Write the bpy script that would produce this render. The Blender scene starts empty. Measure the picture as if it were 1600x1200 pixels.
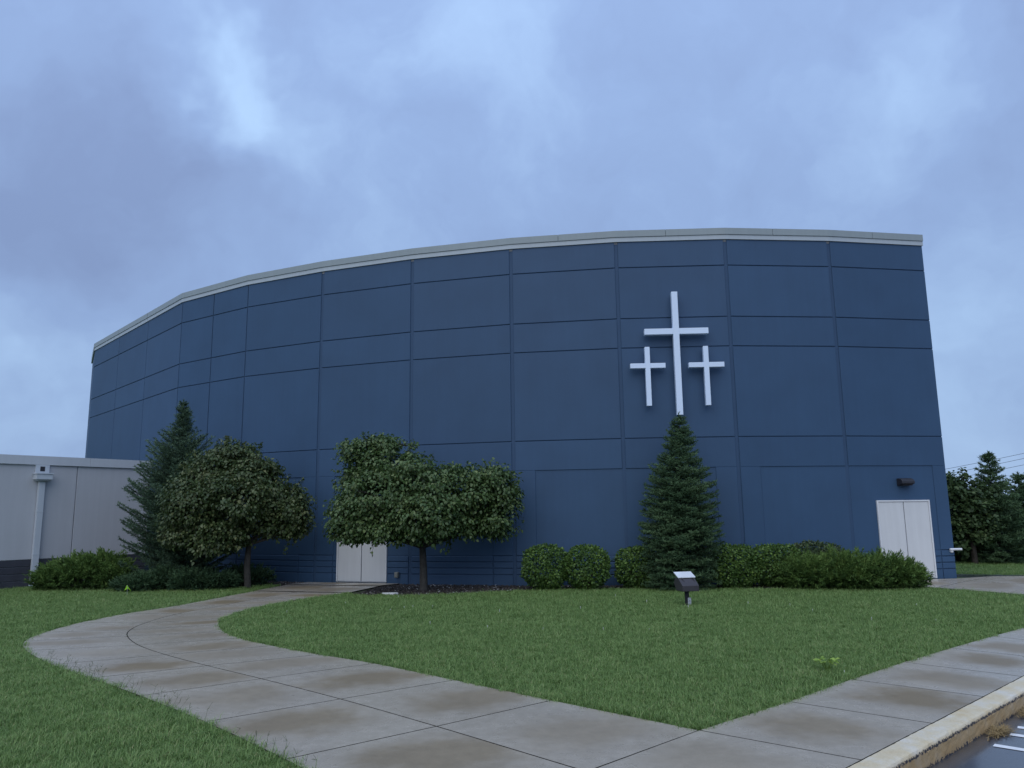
import bpy, math, random
import numpy as np
from mathutils import Matrix, Vector

random.seed(7)
rng = np.random.default_rng(11)
scene = bpy.context.scene
COL = scene.collection

# ------------------------------------------------------------------ camera
CAMH = 1.93
FPX = 1200.0
PITCH, ROLL = 0.166883, -0.0134016
FW = np.array([0, math.cos(PITCH), math.sin(PITCH)])
UP0 = np.array([0, -math.sin(PITCH), math.cos(PITCH)])
R0 = np.array([1.0, 0, 0])
RI = math.cos(ROLL) * R0 + math.sin(ROLL) * UP0
UP = -math.sin(ROLL) * R0 + math.cos(ROLL) * UP0
EYE = np.array([0, 0, CAMH])
cd = bpy.data.cameras.new('camera')
cd.sensor_width = 36.0
cd.lens = 36.0 * FPX / 1600.0
cd.clip_end = 2000.0
cam = bpy.data.objects.new('camera', cd)
COL.objects.link(cam)
cam.matrix_world = Matrix(((RI[0], UP[0], -FW[0], 0), (RI[1], UP[1], -FW[1], 0),
                           (RI[2], UP[2], -FW[2], CAMH), (0, 0, 0, 1)))
scene.camera = cam


def ray(x, y):
    return FW + (x - 800) / FPX * RI - (y - 600) / FPX * UP


def G(x, y, h=0.0):
    """photo pixel -> point on the horizontal plane z = h"""
    d = ray(x, y)
    return EYE + d * ((h - CAMH) / d[2])


def D(x, y, Y):
    """photo pixel -> point at world depth y = Y"""
    d = ray(x, y)
    return EYE + d * (Y / d[1])


def on_plane(x, y, p, n):
    d = ray(x, y)
    return EYE + d * (np.dot(p - EYE, n) / np.dot(d, n))


# ------------------------------------------------------------------ light
SUN_DIR = np.array([-0.2, -0.66, 0.75])
SUN_DIR /= np.linalg.norm(SUN_DIR)
w = bpy.data.worlds.new('World')
scene.world = w
w.use_nodes = True


def build_world():
    nt = w.node_tree
    N, L = nt.nodes, nt.links
    N.clear()
    out = N.new('ShaderNodeOutputWorld')
    bg = N.new('ShaderNodeBackground')
    bg2 = N.new('ShaderNodeBackground')
    mix = N.new('ShaderNodeMixShader')
    sky = N.new('ShaderNodeTexSky')
    sky.sky_type = 'NISHITA'
    sky.sun_disc = False
    sky.sun_elevation = math.asin(SUN_DIR[2])
    sky.sun_rotation = math.atan2(SUN_DIR[0], SUN_DIR[1])
    bg.inputs['Strength'].default_value = 0.08
    L.new(sky.outputs[0], bg.inputs['Color'])
    tc = N.new('ShaderNodeTexCoord')
    # domain warp for wispy cloud edges
    wn = N.new('ShaderNodeTexNoise')
    wn.inputs['Scale'].default_value = 3.2
    wn.inputs['Detail'].default_value = 5
    wn.inputs['Roughness'].default_value = 0.55
    L.new(tc.outputs['Generated'], wn.inputs['Vector'])
    sub = N.new('ShaderNodeVectorMath'); sub.operation = 'SUBTRACT'
    L.new(wn.outputs['Color'], sub.inputs[0]); sub.inputs[1].default_value = (.5, .5, .5)
    sc = N.new('ShaderNodeVectorMath'); sc.operation = 'SCALE'
    L.new(sub.outputs[0], sc.inputs[0]); sc.inputs['Scale'].default_value = 0.42
    add = N.new('ShaderNodeVectorMath'); add.operation = 'ADD'
    L.new(tc.outputs['Generated'], add.inputs[0]); L.new(sc.outputs[0], add.inputs[1])
    n1 = N.new('ShaderNodeTexNoise')
    n1.inputs['Scale'].default_value = 2.6
    n1.inputs['Detail'].default_value = 7
    n1.inputs['Roughness'].default_value = 0.56
    L.new(add.outputs[0], n1.inputs['Vector'])
    val = N.new('ShaderNodeMath'); val.operation = 'MULTIPLY_ADD'
    L.new(n1.outputs['Fac'], val.inputs[0]); val.inputs[1].default_value = 1.15; val.inputs[2].default_value = -0.12
    cur = val.outputs[0]
    # thinner and thicker places in the cloud layer, by direction
    blobs = [((365, 150), .075, .36), ((300, 60), .08, .16), ((450, 235), .08, .16), ((800, 40), .12, .05),
             ((1320, 150), .11, .14), ((10, 20), .10, .16), ((100, 480), .12, .22), ((1560, 430), .14, .08),
             ((120, 200), .20, -.26), ((300, 330), .16, -.14), ((1060, 150), .15, -.08), ((1150, 60), .15, -.04),
             ((550, 60), .10, -.08), ((60, 640), .10, .18), ((1530, 640), .16, .22), ((1450, 60), .12, .10), ((700, 300), .16, .02)]
    for (px, py), rad, amp in blobs:
        d = ray(px, py); d = d / np.linalg.norm(d)
        ds = N.new('ShaderNodeVectorMath'); ds.operation = 'DISTANCE'
        L.new(add.outputs[0], ds.inputs[0]); ds.inputs[1].default_value = tuple(d)
        mr = N.new('ShaderNodeMapRange'); mr.interpolation_type = 'SMOOTHERSTEP'
        mr.inputs['From Min'].default_value = rad * 1.5; mr.inputs['From Max'].default_value = 0
        mr.inputs['To Min'].default_value = 0; mr.inputs['To Max'].default_value = amp
        L.new(ds.outputs['Value'], mr.inputs['Value'])
        a = N.new('ShaderNodeMath'); a.operation = 'ADD'
        L.new(cur, a.inputs[0]); L.new(mr.outputs[0], a.inputs[1]); cur = a.outputs[0]
    ramp = N.new('ShaderNodeValToRGB')
    e = ramp.color_ramp.elements
    e[0].position = 0.12; e[0].color = (.232, .325, .560, 1)
    e[1].position = 0.95; e[1].color = (.470, .680, .990, 1)
    m = e.new(0.45); m.color = (.290, .420, .700, 1)
    L.new(cur, ramp.inputs['Fac'])
    # an overcast dome is brighter overhead than at the horizon
    sep = N.new('ShaderNodeSeparateXYZ'); L.new(tc.outputs['Generated'], sep.inputs[0])
    zr = N.new('ShaderNodeMapRange'); zr.interpolation_type = 'SMOOTHSTEP'
    zr.inputs['From Min'].default_value = .0; zr.inputs['From Max'].default_value = 1.0
    zr.inputs['To Min'].default_value = 0.95; zr.inputs['To Max'].default_value = 1.45
    L.new(sep.outputs['Z'], zr.inputs['Value'])
    L.new(ramp.outputs['Color'], bg2.inputs['Color']); L.new(zr.outputs[0], bg2.inputs['Strength'])
    mix.inputs[0].default_value = 0.93
    L.new(bg.outputs[0], mix.inputs[1]); L.new(bg2.outputs[0], mix.inputs[2])
    L.new(mix.outputs[0], out.inputs['Surface'])


build_world()
sl = bpy.data.lights.new('sun', 'SUN')
sl.energy = 1.5
sl.angle = math.radians(75)
sl.color = (1.0, 0.965, 0.92)
so = bpy.data.objects.new('sun', sl)
COL.objects.link(so)
so.location = (-20, -20, 40)
so.rotation_euler = Vector(SUN_DIR).to_track_quat('Z', 'Y').to_euler()
vs = scene.view_settings
vs.view_transform = 'Standard'
vs.look = 'None'
vs.gamma = 1.0
vs.exposure = 0.0
vs.use_curve_mapping = False

# ------------------------------------------------------------------ helpers


def tag(o, label=None, cat=None, group=None, kind=None):
    if label: o['label'] = label
    if cat: o['category'] = cat
    if group: o['group'] = group
    if kind: o['kind'] = kind
    return o


def link(name, me, mat=None, parent=None, loc=None):
    o = bpy.data.objects.new(name, me)
    COL.objects.link(o)
    if me is not None and mat is not None and len(me.materials) == 0:
        me.materials.append(mat)
    if loc is not None: o.location = loc
    if parent is not None:
        o.parent = parent
        o.matrix_parent_inverse = Matrix.Translation(-Vector(parent.location))
    return o


def empty(name, loc):
    o = bpy.data.objects.new(name, None)
    COL.objects.link(o)
    o.location = tuple(float(v) for v in loc)
    o.empty_display_size = 0.2
    return o


def mesh(name, verts, faces, smooth=False):
    me = bpy.data.meshes.new(name)
    me.from_pydata([tuple(float(c) for c in v) for v in verts], [], faces)
    me.update()
    if smooth: me.shade_smooth()
    return me


def np_mesh(name, V, F, tint=None, smooth=False):
    """V (n,3), F (m,k) arrays; tint one float per vertex"""
    V = np.asarray(V, np.float32); F = np.asarray(F, np.int32)
    me = bpy.data.meshes.new(name)
    me.vertices.add(len(V)); me.vertices.foreach_set('co', V.ravel())
    k = F.shape[1]
    me.loops.add(F.size); me.loops.foreach_set('vertex_index', F.ravel())
    me.polygons.add(len(F))
    me.polygons.foreach_set('loop_start', np.arange(0, F.size, k, dtype=np.int32))
    if tint is not None:
        a = me.attributes.new('tint', 'FLOAT', 'POINT')
        a.data.foreach_set('value', np.asarray(tint, np.float32))
    me.update(); me.validate()
    if smooth: me.shade_smooth()
    return me


class MB:
    def __init__(s): s.v = []; s.f = []

    def add(s, vs_, fs):
        b = len(s.v); s.v += [tuple(float(c) for c in q) for q in vs_]; s.f += [tuple(b + i for i in f) for f in fs]

    def box(s, c, X, Y, Z):
        """box with centre c and half vectors X, Y, Z (right handed)"""
        c, X, Y, Z = (np.asarray(q, float) for q in (c, X, Y, Z))
        P = [c + a * X + b * Y + d * Z for d in (-1, 1) for b in (-1, 1) for a in (-1, 1)]
        s.add(P, [(0, 2, 3, 1), (4, 5, 7, 6), (0, 1, 5, 4), (2, 6, 7, 3), (0, 4, 6, 2), (1, 3, 7, 5)])

    def prism(s, poly, z0, z1):
        n = len(poly)
        s.add([(p[0], p[1], z0) for p in poly] + [(p[0], p[1], z1) for p in poly],
              [tuple(range(n - 1, -1, -1)), tuple(range(n, 2 * n))] +
              [(i, (i + 1) % n, n + (i + 1) % n, n + i) for i in range(n)])

    def tube(s, pts, rad, n=8, cap=True):
        pts = [np.asarray(p, float) for p in pts]
        b = len(s.v); prev = None
        for i, p in enumerate(pts):
            t = pts[min(i + 1, len(pts) - 1)] - pts[max(i - 1, 0)]
            t = t / (np.linalg.norm(t) + 1e-9)
            if prev is None:
                a = np.array([1.0, 0, 0]) if abs(t[0]) < .8 else np.array([0, 1.0, 0])
            else: a = prev
            a = a - t * np.dot(a, t); a /= np.linalg.norm(a); prev = a
            c = np.cross(t, a)
            for k in range(n):
                th = 2 * math.pi * k / n
                s.v.append(tuple(p + rad[i] * (math.cos(th) * a + math.sin(th) * c)))
        for i in range(len(pts) - 1):
            for k in range(n):
                k2 = (k + 1) % n
                s.f.append((b + i * n + k, b + i * n + k2, b + (i + 1) * n + k2, b + (i + 1) * n + k))
        if cap:
            s.f.append(tuple(b + k for k in range(n - 1, -1, -1)))
            e = b + (len(pts) - 1) * n
            s.f.append(tuple(e + k for k in range(n)))

    def build(s, name, mat, parent=None, smooth=False, bevel=0):
        me = mesh(name, s.v, s.f, smooth)
        o = link(name, me, mat, parent)
        if bevel:
            m = o.modifiers.new('bevel', 'BEVEL'); m.width = bevel; m.segments = 2; m.limit_method = 'ANGLE'
        return o


# ------------------------------------------------------------------ materials
def new_mat(name):
    m = bpy.data.materials.new(name)
    m.use_nodes = True
    return m, m.node_tree.nodes, m.node_tree.links, m.node_tree.nodes['Principled BSDF']


def noise_node(N, L, scale, detail=4, rough=.55, vec=None, dist=0):
    n = N.new('ShaderNodeTexNoise')
    n.inputs['Scale'].default_value = scale
    n.inputs['Detail'].default_value = detail
    n.inputs['Roughness'].default_value = rough
    n.inputs['Distortion'].default_value = dist
    if vec is not None: L.new(vec, n.inputs['Vector'])
    return n


def ramp_node(N, L, fac, stops):
    r = N.new('ShaderNodeValToRGB')
    e = r.color_ramp.elements
    e[0].position, e[0].color = stops[0][0], (*stops[0][1], 1)
    e[1].position, e[1].color = stops[-1][0], (*stops[-1][1], 1)
    for p, c in stops[1:-1]:
        q = e.new(p); q.color = (*c, 1)
    L.new(fac, r.inputs['Fac'])
    return r


def mixc(N, L, fac, a, b, mode='MIX'):
    m = N.new('ShaderNodeMix'); m.data_type = 'RGBA'; m.blend_type = mode
    for i, v in ((0, fac), (6, a), (7, b)):
        if hasattr(v, 'links'): L.new(v, m.inputs[i])
        elif i == 0: m.inputs[0].default_value = v
        else: m.inputs[i].default_value = (*v, 1)
    return m.outputs[2]


def bump(N, L, B, h, strength, dist):
    b = N.new('ShaderNodeBump'); b.inputs['Strength'].default_value = strength; b.inputs['Distance'].default_value = dist
    L.new(h, b.inputs['Height']); L.new(b.outputs[0], B.inputs['Normal'])


def paint(name, c, rough=.6, var=.08, scale=1.2, fine=60, bumps=.15, streak=0.0, spec=.4, tone=0.0):
    """painted or plain surface with soft mottling, fine grain and vertical rain streaks"""
    m, N, L, B = new_mat(name)
    g = N.new('ShaderNodeNewGeometry')
    n1 = noise_node(N, L, scale, 6, .6, g.outputs['Position'])
    lo = tuple(v * (1 - var) for v in c); hi = tuple(min(1, v * (1 + var)) for v in c)
    col = ramp_node(N, L, n1.outputs['Fac'], [(.3, lo), (.7, hi)]).outputs[0]
    if streak:
        mp = N.new('ShaderNodeMapping'); mp.inputs['Scale'].default_value = (5, 5, .25)
        L.new(g.outputs['Position'], mp.inputs['Vector'])
        n3 = noise_node(N, L, 1.6, 5, .6, mp.outputs[0])
        st = ramp_node(N, L, n3.outputs['Fac'], [(.35, (1 - streak,) * 3), (.65, (1 + streak,) * 3)])
        col = mixc(N, L, 1.0, col, st.outputs[0], 'MULTIPLY')
    if tone:
        oi = N.new('ShaderNodeObjectInfo')
        tr = ramp_node(N, L, oi.outputs['Random'], [(0, (1 - tone, 1 - tone, 1 - tone)), (1, (1 + tone, 1 + tone * .9, 1 + tone * .8))])
        col = mixc(N, L, 1.0, col, tr.outputs[0], 'MULTIPLY')
    L.new(col, B.inputs['Base Color'])
    B.inputs['Roughness'].default_value = rough
    B.inputs['Specular IOR Level'].default_value = spec
    if bumps:
        n2 = noise_node(N, L, fine, 3, .6, g.outputs['Position'])
        bump(N, L, B, n2.outputs['Fac'], bumps, .01)
    return m


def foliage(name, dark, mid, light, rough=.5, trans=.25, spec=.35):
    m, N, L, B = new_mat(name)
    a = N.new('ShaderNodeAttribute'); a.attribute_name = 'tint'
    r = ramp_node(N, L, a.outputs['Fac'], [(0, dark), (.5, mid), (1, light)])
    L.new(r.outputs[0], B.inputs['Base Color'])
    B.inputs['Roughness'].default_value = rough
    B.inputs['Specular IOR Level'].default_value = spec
    if trans:
        t = N.new('ShaderNodeBsdfTranslucent'); L.new(r.outputs[0], t.inputs['Color'])
        mx = N.new('ShaderNodeMixShader'); mx.inputs[0].default_value = trans
        L.new(B.outputs[0], mx.inputs[1]); L.new(t.outputs[0], mx.inputs[2])
        L.new(mx.outputs[0], N['Material Output'].inputs['Surface'])
    return m


M = {}
M['navy'] = paint('navy_paint', (.035, .079, .150), .58, .07, .7, 90, .10, .022, .35, .035)
M['navy_core'] = paint('navy_joint', (.032, .071, .137), .7, .05, .9, 60, .1)
M['wing'] = paint('pale_wall_paint', (.455, .465, .485), .7, .03, .7, 90, .08, .02)
M['charcoal'] = paint('charcoal_brick_paint', (.045, .048, .062), .6, .2, 3, 50, .4)
M['fascia_low'] = paint('lower_fascia_metal', (.40, .45, .48), .45, .03, .6, 30, 0, .03)
M['fascia'] = paint('fascia_metal', (.27, .315, .325), .45, .03, .6, 30, 0, .03)
M['wing_fascia'] = paint('wing_fascia_metal', (.52, .55, .58), .45, .03, .6, 30, 0, .02)
M['door'] = paint('door_paint', (.62, .625, .62), .5, .025, 1.3, 60, .04, .03)
M['door_frame'] = paint('door_frame_paint', (.66, .67, .68), .5, .03, 2, 60, .03)
M['gasket'] = paint('door_gap', (.02, .02, .025), .8, .1, 2, 30, 0)
M['white'] = paint('white_cross_paint', (.66, .77, .92), .4, .02, 1.0, 60, .02)
M['white_pipe'] = paint('white_pipe_paint', (.72, .73, .74), .4, .04, 3, 60, .03)
M['spout'] = paint('downspout_metal', (.50, .54, .58), .4, .04, 2, 50, .02, .03)
M['dark_metal'] = paint('dark_metal', (.022, .022, .028), .5, .15, 8, 80, .05)
M['bronze'] = paint('floodlight_bronze', (.05, .045, .05), .4, .1, 10, 80, .05)
M['galv'] = paint('galvanised', (.42, .44, .46), .35, .1, 20, 80, .05)
M['outlet'] = paint('outlet_plastic', (.22, .22, .19), .6, .1, 20, 80, .05)
M['roof'] = paint('roof_membrane', (.3, .3, .3), .8, .1, 1, 20, .1)
M['stone'] = paint('white_block', (.62, .62, .60), .7, .1, 20, 60, .2)
M['bark'] = paint('bark', (.050, .046, .040), .85, .35, 14, 40, .9)
M['dark_bark'] = paint('dark_bark', (.05, .04, .032), .9, .3, 14, 40, .9)
M['line_paint'] = paint('parking_line_paint', (.75, .76, .76), .5, .08, 12, 90, .1)
M['cable'] = paint('cable_rubber', (.03, .03, .035), .6, .05, 2, 10, 0)
M['stalk'] = paint('seed_stalk', (.10, .12, .06), .7, .3, 30, 60, 0)
M['flag'] = paint('flag_plastic', (.42, .82, .06), .5, .03, 5, 20, 0)
M['straw'] = paint('dry_straw', (.30, .21, .09), .8, .35, 30, 60, 0)
M['spruce'] = foliage('spruce_needles', (0.026, 0.052, 0.026), (0.066, 0.122, 0.056), (0.13, 0.205, 0.095), .65, .12, .2)
M['spruce_grey'] = foliage('grey_spruce_needles', (0.024, 0.048, 0.03), (0.066, 0.115, 0.066), (0.14, 0.21, 0.125), .65, .12, .2)
M['leaf'] = foliage('tree_leaves', (0.034, 0.066, 0.02), (0.086, 0.146, 0.046), (0.2, 0.255, 0.095), .42, .28, .4)
M['leaf_olive'] = foliage('olive_tree_leaves', (0.032, 0.056, 0.018), (0.074, 0.112, 0.038), (0.175, 0.19, 0.076), .42, .28, .4)
M['box'] = foliage('boxwood_leaves', (0.032, 0.07, 0.016), (0.084, 0.158, 0.034), (0.185, 0.28, 0.06), .5, .25, .3)
M['box_dark'] = foliage('dark_hedge_leaves', (0.034, 0.058, 0.024), (0.066, 0.1, 0.04), (0.125, 0.145, 0.07), .5, .2, .3)
M['juniper'] = foliage('juniper_sprays', (0.03, 0.064, 0.016), (0.11, 0.19, 0.046), (0.22, 0.32, 0.085), .65, .15, .2)
M['far_leaf'] = foliage('far_tree_leaves', (0.03, 0.06, 0.022), (0.065, 0.11, 0.04), (0.14, 0.2, 0.07), .5, .25, .3)
M['weed'] = foliage('weed_leaves', (0.16, 0.26, 0.04), (0.26, 0.4, 0.06), (0.38, 0.52, 0.1), .5, .25)


def grass_mat():
    m, N, L, B = new_mat('grass_blades')
    g = N.new('ShaderNodeNewGeometry'); oi = N.new('ShaderNodeObjectInfo')
    at = N.new('ShaderNodeAttribute'); at.attribute_name = 'tint'
    n1 = noise_node(N, L, 1.1, 7, .7, g.outputs['Position'])
    a = N.new('ShaderNodeMath'); a.operation = 'MULTIPLY_ADD'
    L.new(n1.outputs['Fac'], a.inputs[0]); a.inputs[1].default_value = .6; a.inputs[2].default_value = -.28
    b = N.new('ShaderNodeMath'); b.operation = 'MULTIPLY_ADD'
    L.new(oi.outputs['Random'], b.inputs[0]); b.inputs[1].default_value = .35; L.new(a.outputs[0], b.inputs[2])
    c = N.new('ShaderNodeMath'); c.operation = 'ADD'
    L.new(b.outputs[0], c.inputs[0]); L.new(at.outputs['Fac'], c.inputs[1])
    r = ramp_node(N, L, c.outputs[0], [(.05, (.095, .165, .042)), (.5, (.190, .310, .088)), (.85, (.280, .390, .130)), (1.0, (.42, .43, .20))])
    L.new(r.outputs[0], B.inputs['Base Color'])
    B.inputs['Roughness'].default_value = .5; B.inputs['Specular IOR Level'].default_value = .35
    t = N.new('ShaderNodeBsdfTranslucent'); L.new(r.outputs[0], t.inputs['Color'])
    mx = N.new('ShaderNodeMixShader'); mx.inputs[0].default_value = .3
    L.new(B.outputs[0], mx.inputs[1]); L.new(t.outputs[0], mx.inputs[2])
    L.new(mx.outputs[0], N['Material Output'].inputs['Surface'])
    return m


def ground_mat():
    m, N, L, B = new_mat('turf_ground')
    g = N.new('ShaderNodeNewGeometry')
    n1 = noise_node(N, L, .8, 8, .65, g.outputs['Position'])
    n2 = noise_node(N, L, 45, 4, .7, g.outputs['Position'])
    c1 = ramp_node(N, L, n1.outputs['Fac'], [(.3, (.07, .125, .036)), (.7, (.11, .18, .055))])
    c2 = ramp_node(N, L, n2.outputs['Fac'], [(.3, (.45, .45, .4)), (.7, (1.2, 1.2, 1.1))])
    L.new(mixc(N, L, 1, c1.outputs[0], c2.outputs[0], 'MULTIPLY'), B.inputs['Base Color'])
    B.inputs['Roughness'].default_value = .9
    bump(N, L, B, n2.outputs['Fac'], .8, .03)
    return m


def mulch_mat():
    m, N, L, B = new_mat('mulch')
    g = N.new('ShaderNodeNewGeometry')
    v = N.new('ShaderNodeTexVoronoi'); v.inputs['Scale'].default_value = 28
    L.new(g.outputs['Position'], v.inputs['Vector'])
    c = ramp_node(N, L, v.outputs['Color'], [(0, (.013, .011, .010)), (.6, (.030, .026, .023)), (.95, (.055, .050, .045)), (1, (.12, .12, .115))])
    L.new(c.outputs[0], B.inputs['Base Color'])
    B.inputs['Roughness'].default_value = .85
    bump(N, L, B, v.outputs['Distance'], 1, .05)
    return m


def chip_mat():
    m, N, L, B = new_mat('mulch_chips')
    at = N.new('ShaderNodeAttribute'); at.attribute_name = 'tint'
    r = ramp_node(N, L, at.outputs['Fac'], [(0, (.018, .013, .011)), (.7, (.06, .047, .04)), (.9, (.10, .09, .08)), (1, (.40, .40, .39))])
    L.new(r.outputs[0], B.inputs['Base Color']); B.inputs['Roughness'].default_value = .8
    return m


def slab_mat():
    """damp concrete with a brown stained patch on each slab (uv: across and along the slab)"""
    m, N, L, B = new_mat('damp_concrete')
    g = N.new('ShaderNodeNewGeometry'); oi = N.new('ShaderNodeObjectInfo')
    uv = N.new('ShaderNodeUVMap')
    n0 = noise_node(N, L, .7, 6, .6, g.outputs['Position'])
    n1 = noise_node(N, L, 7, 6, .7, g.outputs['Position'])
    n2 = noise_node(N, L, 130, 3, .8, g.outputs['Position'])
    base = ramp_node(N, L, n0.outputs['Fac'], [(.3, (.375, .330, .262)), (.7, (.46, .41, .332))]).outputs[0]
    mot = ramp_node(N, L, n1.outputs['Fac'], [(.3, (.90, .90, .89)), (.7, (1.06, 1.06, 1.06))]).outputs[0]
    base = mixc(N, L, 1, base, mot, 'MULTIPLY')
    gr = ramp_node(N, L, n2.outputs['Fac'], [(.3, (.84, .84, .84)), (.7, (1.1, 1.1, 1.1))]).outputs[0]
    base = mixc(N, L, 1, base, gr, 'MULTIPLY')
    # stain
    wn = noise_node(N, L, 1.5, 7, .62, g.outputs['Position'])
    s = N.new('ShaderNodeVectorMath'); s.operation = 'SUBTRACT'; L.new(wn.outputs['Color'], s.inputs[0]); s.inputs[1].default_value = (.5, .5, .5)
    s2 = N.new('ShaderNodeVectorMath'); s2.operation = 'MULTIPLY'; L.new(s.outputs[0], s2.inputs[0]); s2.inputs[1].default_value = (1.0, .62, 0)
    ad0 = N.new('ShaderNodeVectorMath'); ad0.operation = 'ADD'; L.new(uv.outputs[0], ad0.inputs[0]); L.new(s2.outputs[0], ad0.inputs[1])
    wh = N.new('ShaderNodeTexWhiteNoise'); wh.noise_dimensions = '1D'; L.new(oi.outputs['Random'], wh.inputs['W'])
    wo = N.new('ShaderNodeVectorMath'); wo.operation = 'MULTIPLY_ADD'; L.new(wh.outputs['Color'], wo.inputs[0]); wo.inputs[1].default_value = (.42, .36, 0); wo.inputs[2].default_value = (-.21, -.18, 0)
    ad = N.new('ShaderNodeVectorMath'); ad.operation = 'ADD'; L.new(ad0.outputs[0], ad.inputs[0]); L.new(wo.outputs[0], ad.inputs[1])
    mp = N.new('ShaderNodeMapping'); mp.vector_type = 'POINT'
    mp.inputs['Scale'].default_value = (1.35, 2.1, 0); mp.inputs['Location'].default_value = (-1.35 * .58, -2.1 * .52, 0)
    L.new(ad.outputs[0], mp.inputs['Vector'])
    ln = N.new('ShaderNodeVectorMath'); ln.operation = 'LENGTH'; L.new(mp.outputs[0], ln.inputs[0])
    st = N.new('ShaderNodeMapRange'); st.interpolation_type = 'SMOOTHSTEP'
    st.inputs['From Min'].default_value = 1.0; st.inputs['From Max'].default_value = .25
    L.new(ln.outputs['Value'], st.inputs['Value'])
    rs = N.new('ShaderNodeMath'); rs.operation = 'MULTIPLY_ADD'; L.new(oi.outputs['Random'], rs.inputs[0]); rs.inputs[1].default_value = .55; rs.inputs[2].default_value = .38
    fac = N.new('ShaderNodeMath'); fac.operation = 'MULTIPLY'; L.new(st.outputs[0], fac.inputs[0]); L.new(rs.outputs[0], fac.inputs[1])
    stain = mixc(N, L, 1, base, (.46, .38, .235), 'MULTIPLY')
    L.new(mixc(N, L, fac.outputs[0], base, stain), B.inputs['Base Color'])
    # damp film: glossier where not stained
    ro = N.new('ShaderNodeMapRange'); ro.inputs['To Min'].default_value = .25; ro.inputs['To Max'].default_value = .6
    L.new(fac.outputs[0], ro.inputs['Value'])
    rn = N.new('ShaderNodeMath'); rn.operation = 'MULTIPLY_ADD'; L.new(n1.outputs['Fac'], rn.inputs[0]); rn.inputs[1].default_value = .2; rn.inputs[2].default_value = -.1
    ra = N.new('ShaderNodeMath'); ra.operation = 'ADD'; L.new(ro.outputs[0], ra.inputs[0]); L.new(rn.outputs[0], ra.inputs[1])
    L.new(ra.outputs[0], B.inputs['Roughness'])
    B.inputs['Specular IOR Level'].default_value = .5
    bump(N, L, B, n2.outputs['Fac'], .18, .006)
    return m


def asphalt_mat():
    m, N, L, B = new_mat('wet_asphalt')
    g = N.new('ShaderNodeNewGeometry')
    n0 = noise_node(N, L, 1.1, 6, .6, g.outputs['Position'])
    n1 = noise_node(N, L, 160, 3, .7, g.outputs['Position'])
    c = ramp_node(N, L, n0.outputs['Fac'], [(.3, (.022, .022, .026)), (.7, (.045, .046, .052))])
    c2 = ramp_node(N, L, n1.outputs['Fac'], [(.3, (.7, .7, .7)), (.7, (1.35, 1.35, 1.35))])
    L.new(mixc(N, L, 1, c.outputs[0], c2.outputs[0], 'MULTIPLY'), B.inputs['Base Color'])
    r = ramp_node(N, L, n0.outputs['Fac'], [(.35, (.22, .22, .22)), (.65, (.45, .45, .45))])
    L.new(r.outputs[0], B.inputs['Roughness'])
    B.inputs['Coat Weight'].default_value = .7; B.inputs['Coat Roughness'].default_value = .12
    bump(N, L, B, n1.outputs['Fac'], .35, .006)
    return m


def kerb_mat():
    """worn yellow paint on concrete, sealer splashes low on the face, a dark jagged line under the top edge"""
    m, N, L, B = new_mat('worn_kerb')
    g = N.new('ShaderNodeNewGeometry')
    n0 = noise_node(N, L, 3.0, 8, .7, g.outputs['Position'])
    n1 = noise_node(N, L, 60, 4, .7, g.outputs['Position'])
    c = ramp_node(N, L, n0.outputs['Fac'], [(.28, (.56, .43, .24)), (.48, (.62, .53, .36)), (.66, (.64, .60, .51))]).outputs[0]
    gr = ramp_node(N, L, n1.outputs['Fac'], [(.3, (.88, .88, .88)), (.7, (1.06, 1.06, 1.06))]).outputs[0]
    c = mixc(N, L, 1, c, gr, 'MULTIPLY')
    at = N.new('ShaderNodeAttribute'); at.attribute_name = 'dark_marks'
    n2 = noise_node(N, L, 38, 4, .7, g.outputs['Position'])
    sm = N.new('ShaderNodeMath'); sm.operation = 'ADD'; L.new(at.outputs['Fac'], sm.inputs[0]); L.new(n2.outputs['Fac'], sm.inputs[1])
    th = ramp_node(N, L, sm.outputs[0], [(.90, (0, 0, 0)), (.94, (1, 1, 1))])
    dirt = noise_node(N, L, 8, 6, .7, g.outputs['Position'])
    at2 = N.new('ShaderNodeAttribute'); at2.attribute_name = 'face'
    brown = mixc(N, L, 1, c, (.62, .50, .36), 'MULTIPLY')
    c = mixc(N, L, at2.outputs['Fac'], c, brown)
    L.new(mixc(N, L, th.outputs[0], c, (.03, .03, .036)), B.inputs['Base Color'])
    B.inputs['Roughness'].default_value = .75
    bump(N, L, B, n1.outputs['Fac'], .4, .008)
    return m


M['joint'] = paint('joint_dirt', (.035, .032, .026), .95, .3, 20, 60, .2, 0, .1)
M['grass'] = grass_mat(); M['ground'] = ground_mat(); M['mulch'] = mulch_mat(); M['chips'] = chip_mat()
M['slab'] = slab_mat(); M['asphalt'] = asphalt_mat(); M['kerb'] = kerb_mat()


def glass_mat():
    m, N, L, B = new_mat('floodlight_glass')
    B.inputs['Base Color'].default_value = (.75, .78, .80, 1)  # pale base colour stands in for the sky reflected in the glass
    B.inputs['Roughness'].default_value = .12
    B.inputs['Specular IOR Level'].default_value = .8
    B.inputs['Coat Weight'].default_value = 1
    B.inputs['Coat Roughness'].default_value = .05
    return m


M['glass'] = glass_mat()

# ------------------------------------------------------------------ ground, kerb, parking lot
KI = [G(1340, 1194.7)[:2], G(1457, 1133)[:2], G(1536, 1091)[:2], G(1598.7, 1059)[:2]]
kd = (KI[-1] - KI[0]); kd /= np.linalg.norm(kd)
kn = np.array([kd[1], -kd[0]])          # towards the parking lot
K0 = np.mean(KI, axis=0)
KW, KH = .20, .155                       # kerb width, step down to the asphalt


def kline(s, off=0.0, z=0.0):
    q = K0 + kd * s + kn * off
    return np.array([q[0], q[1], z])


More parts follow.
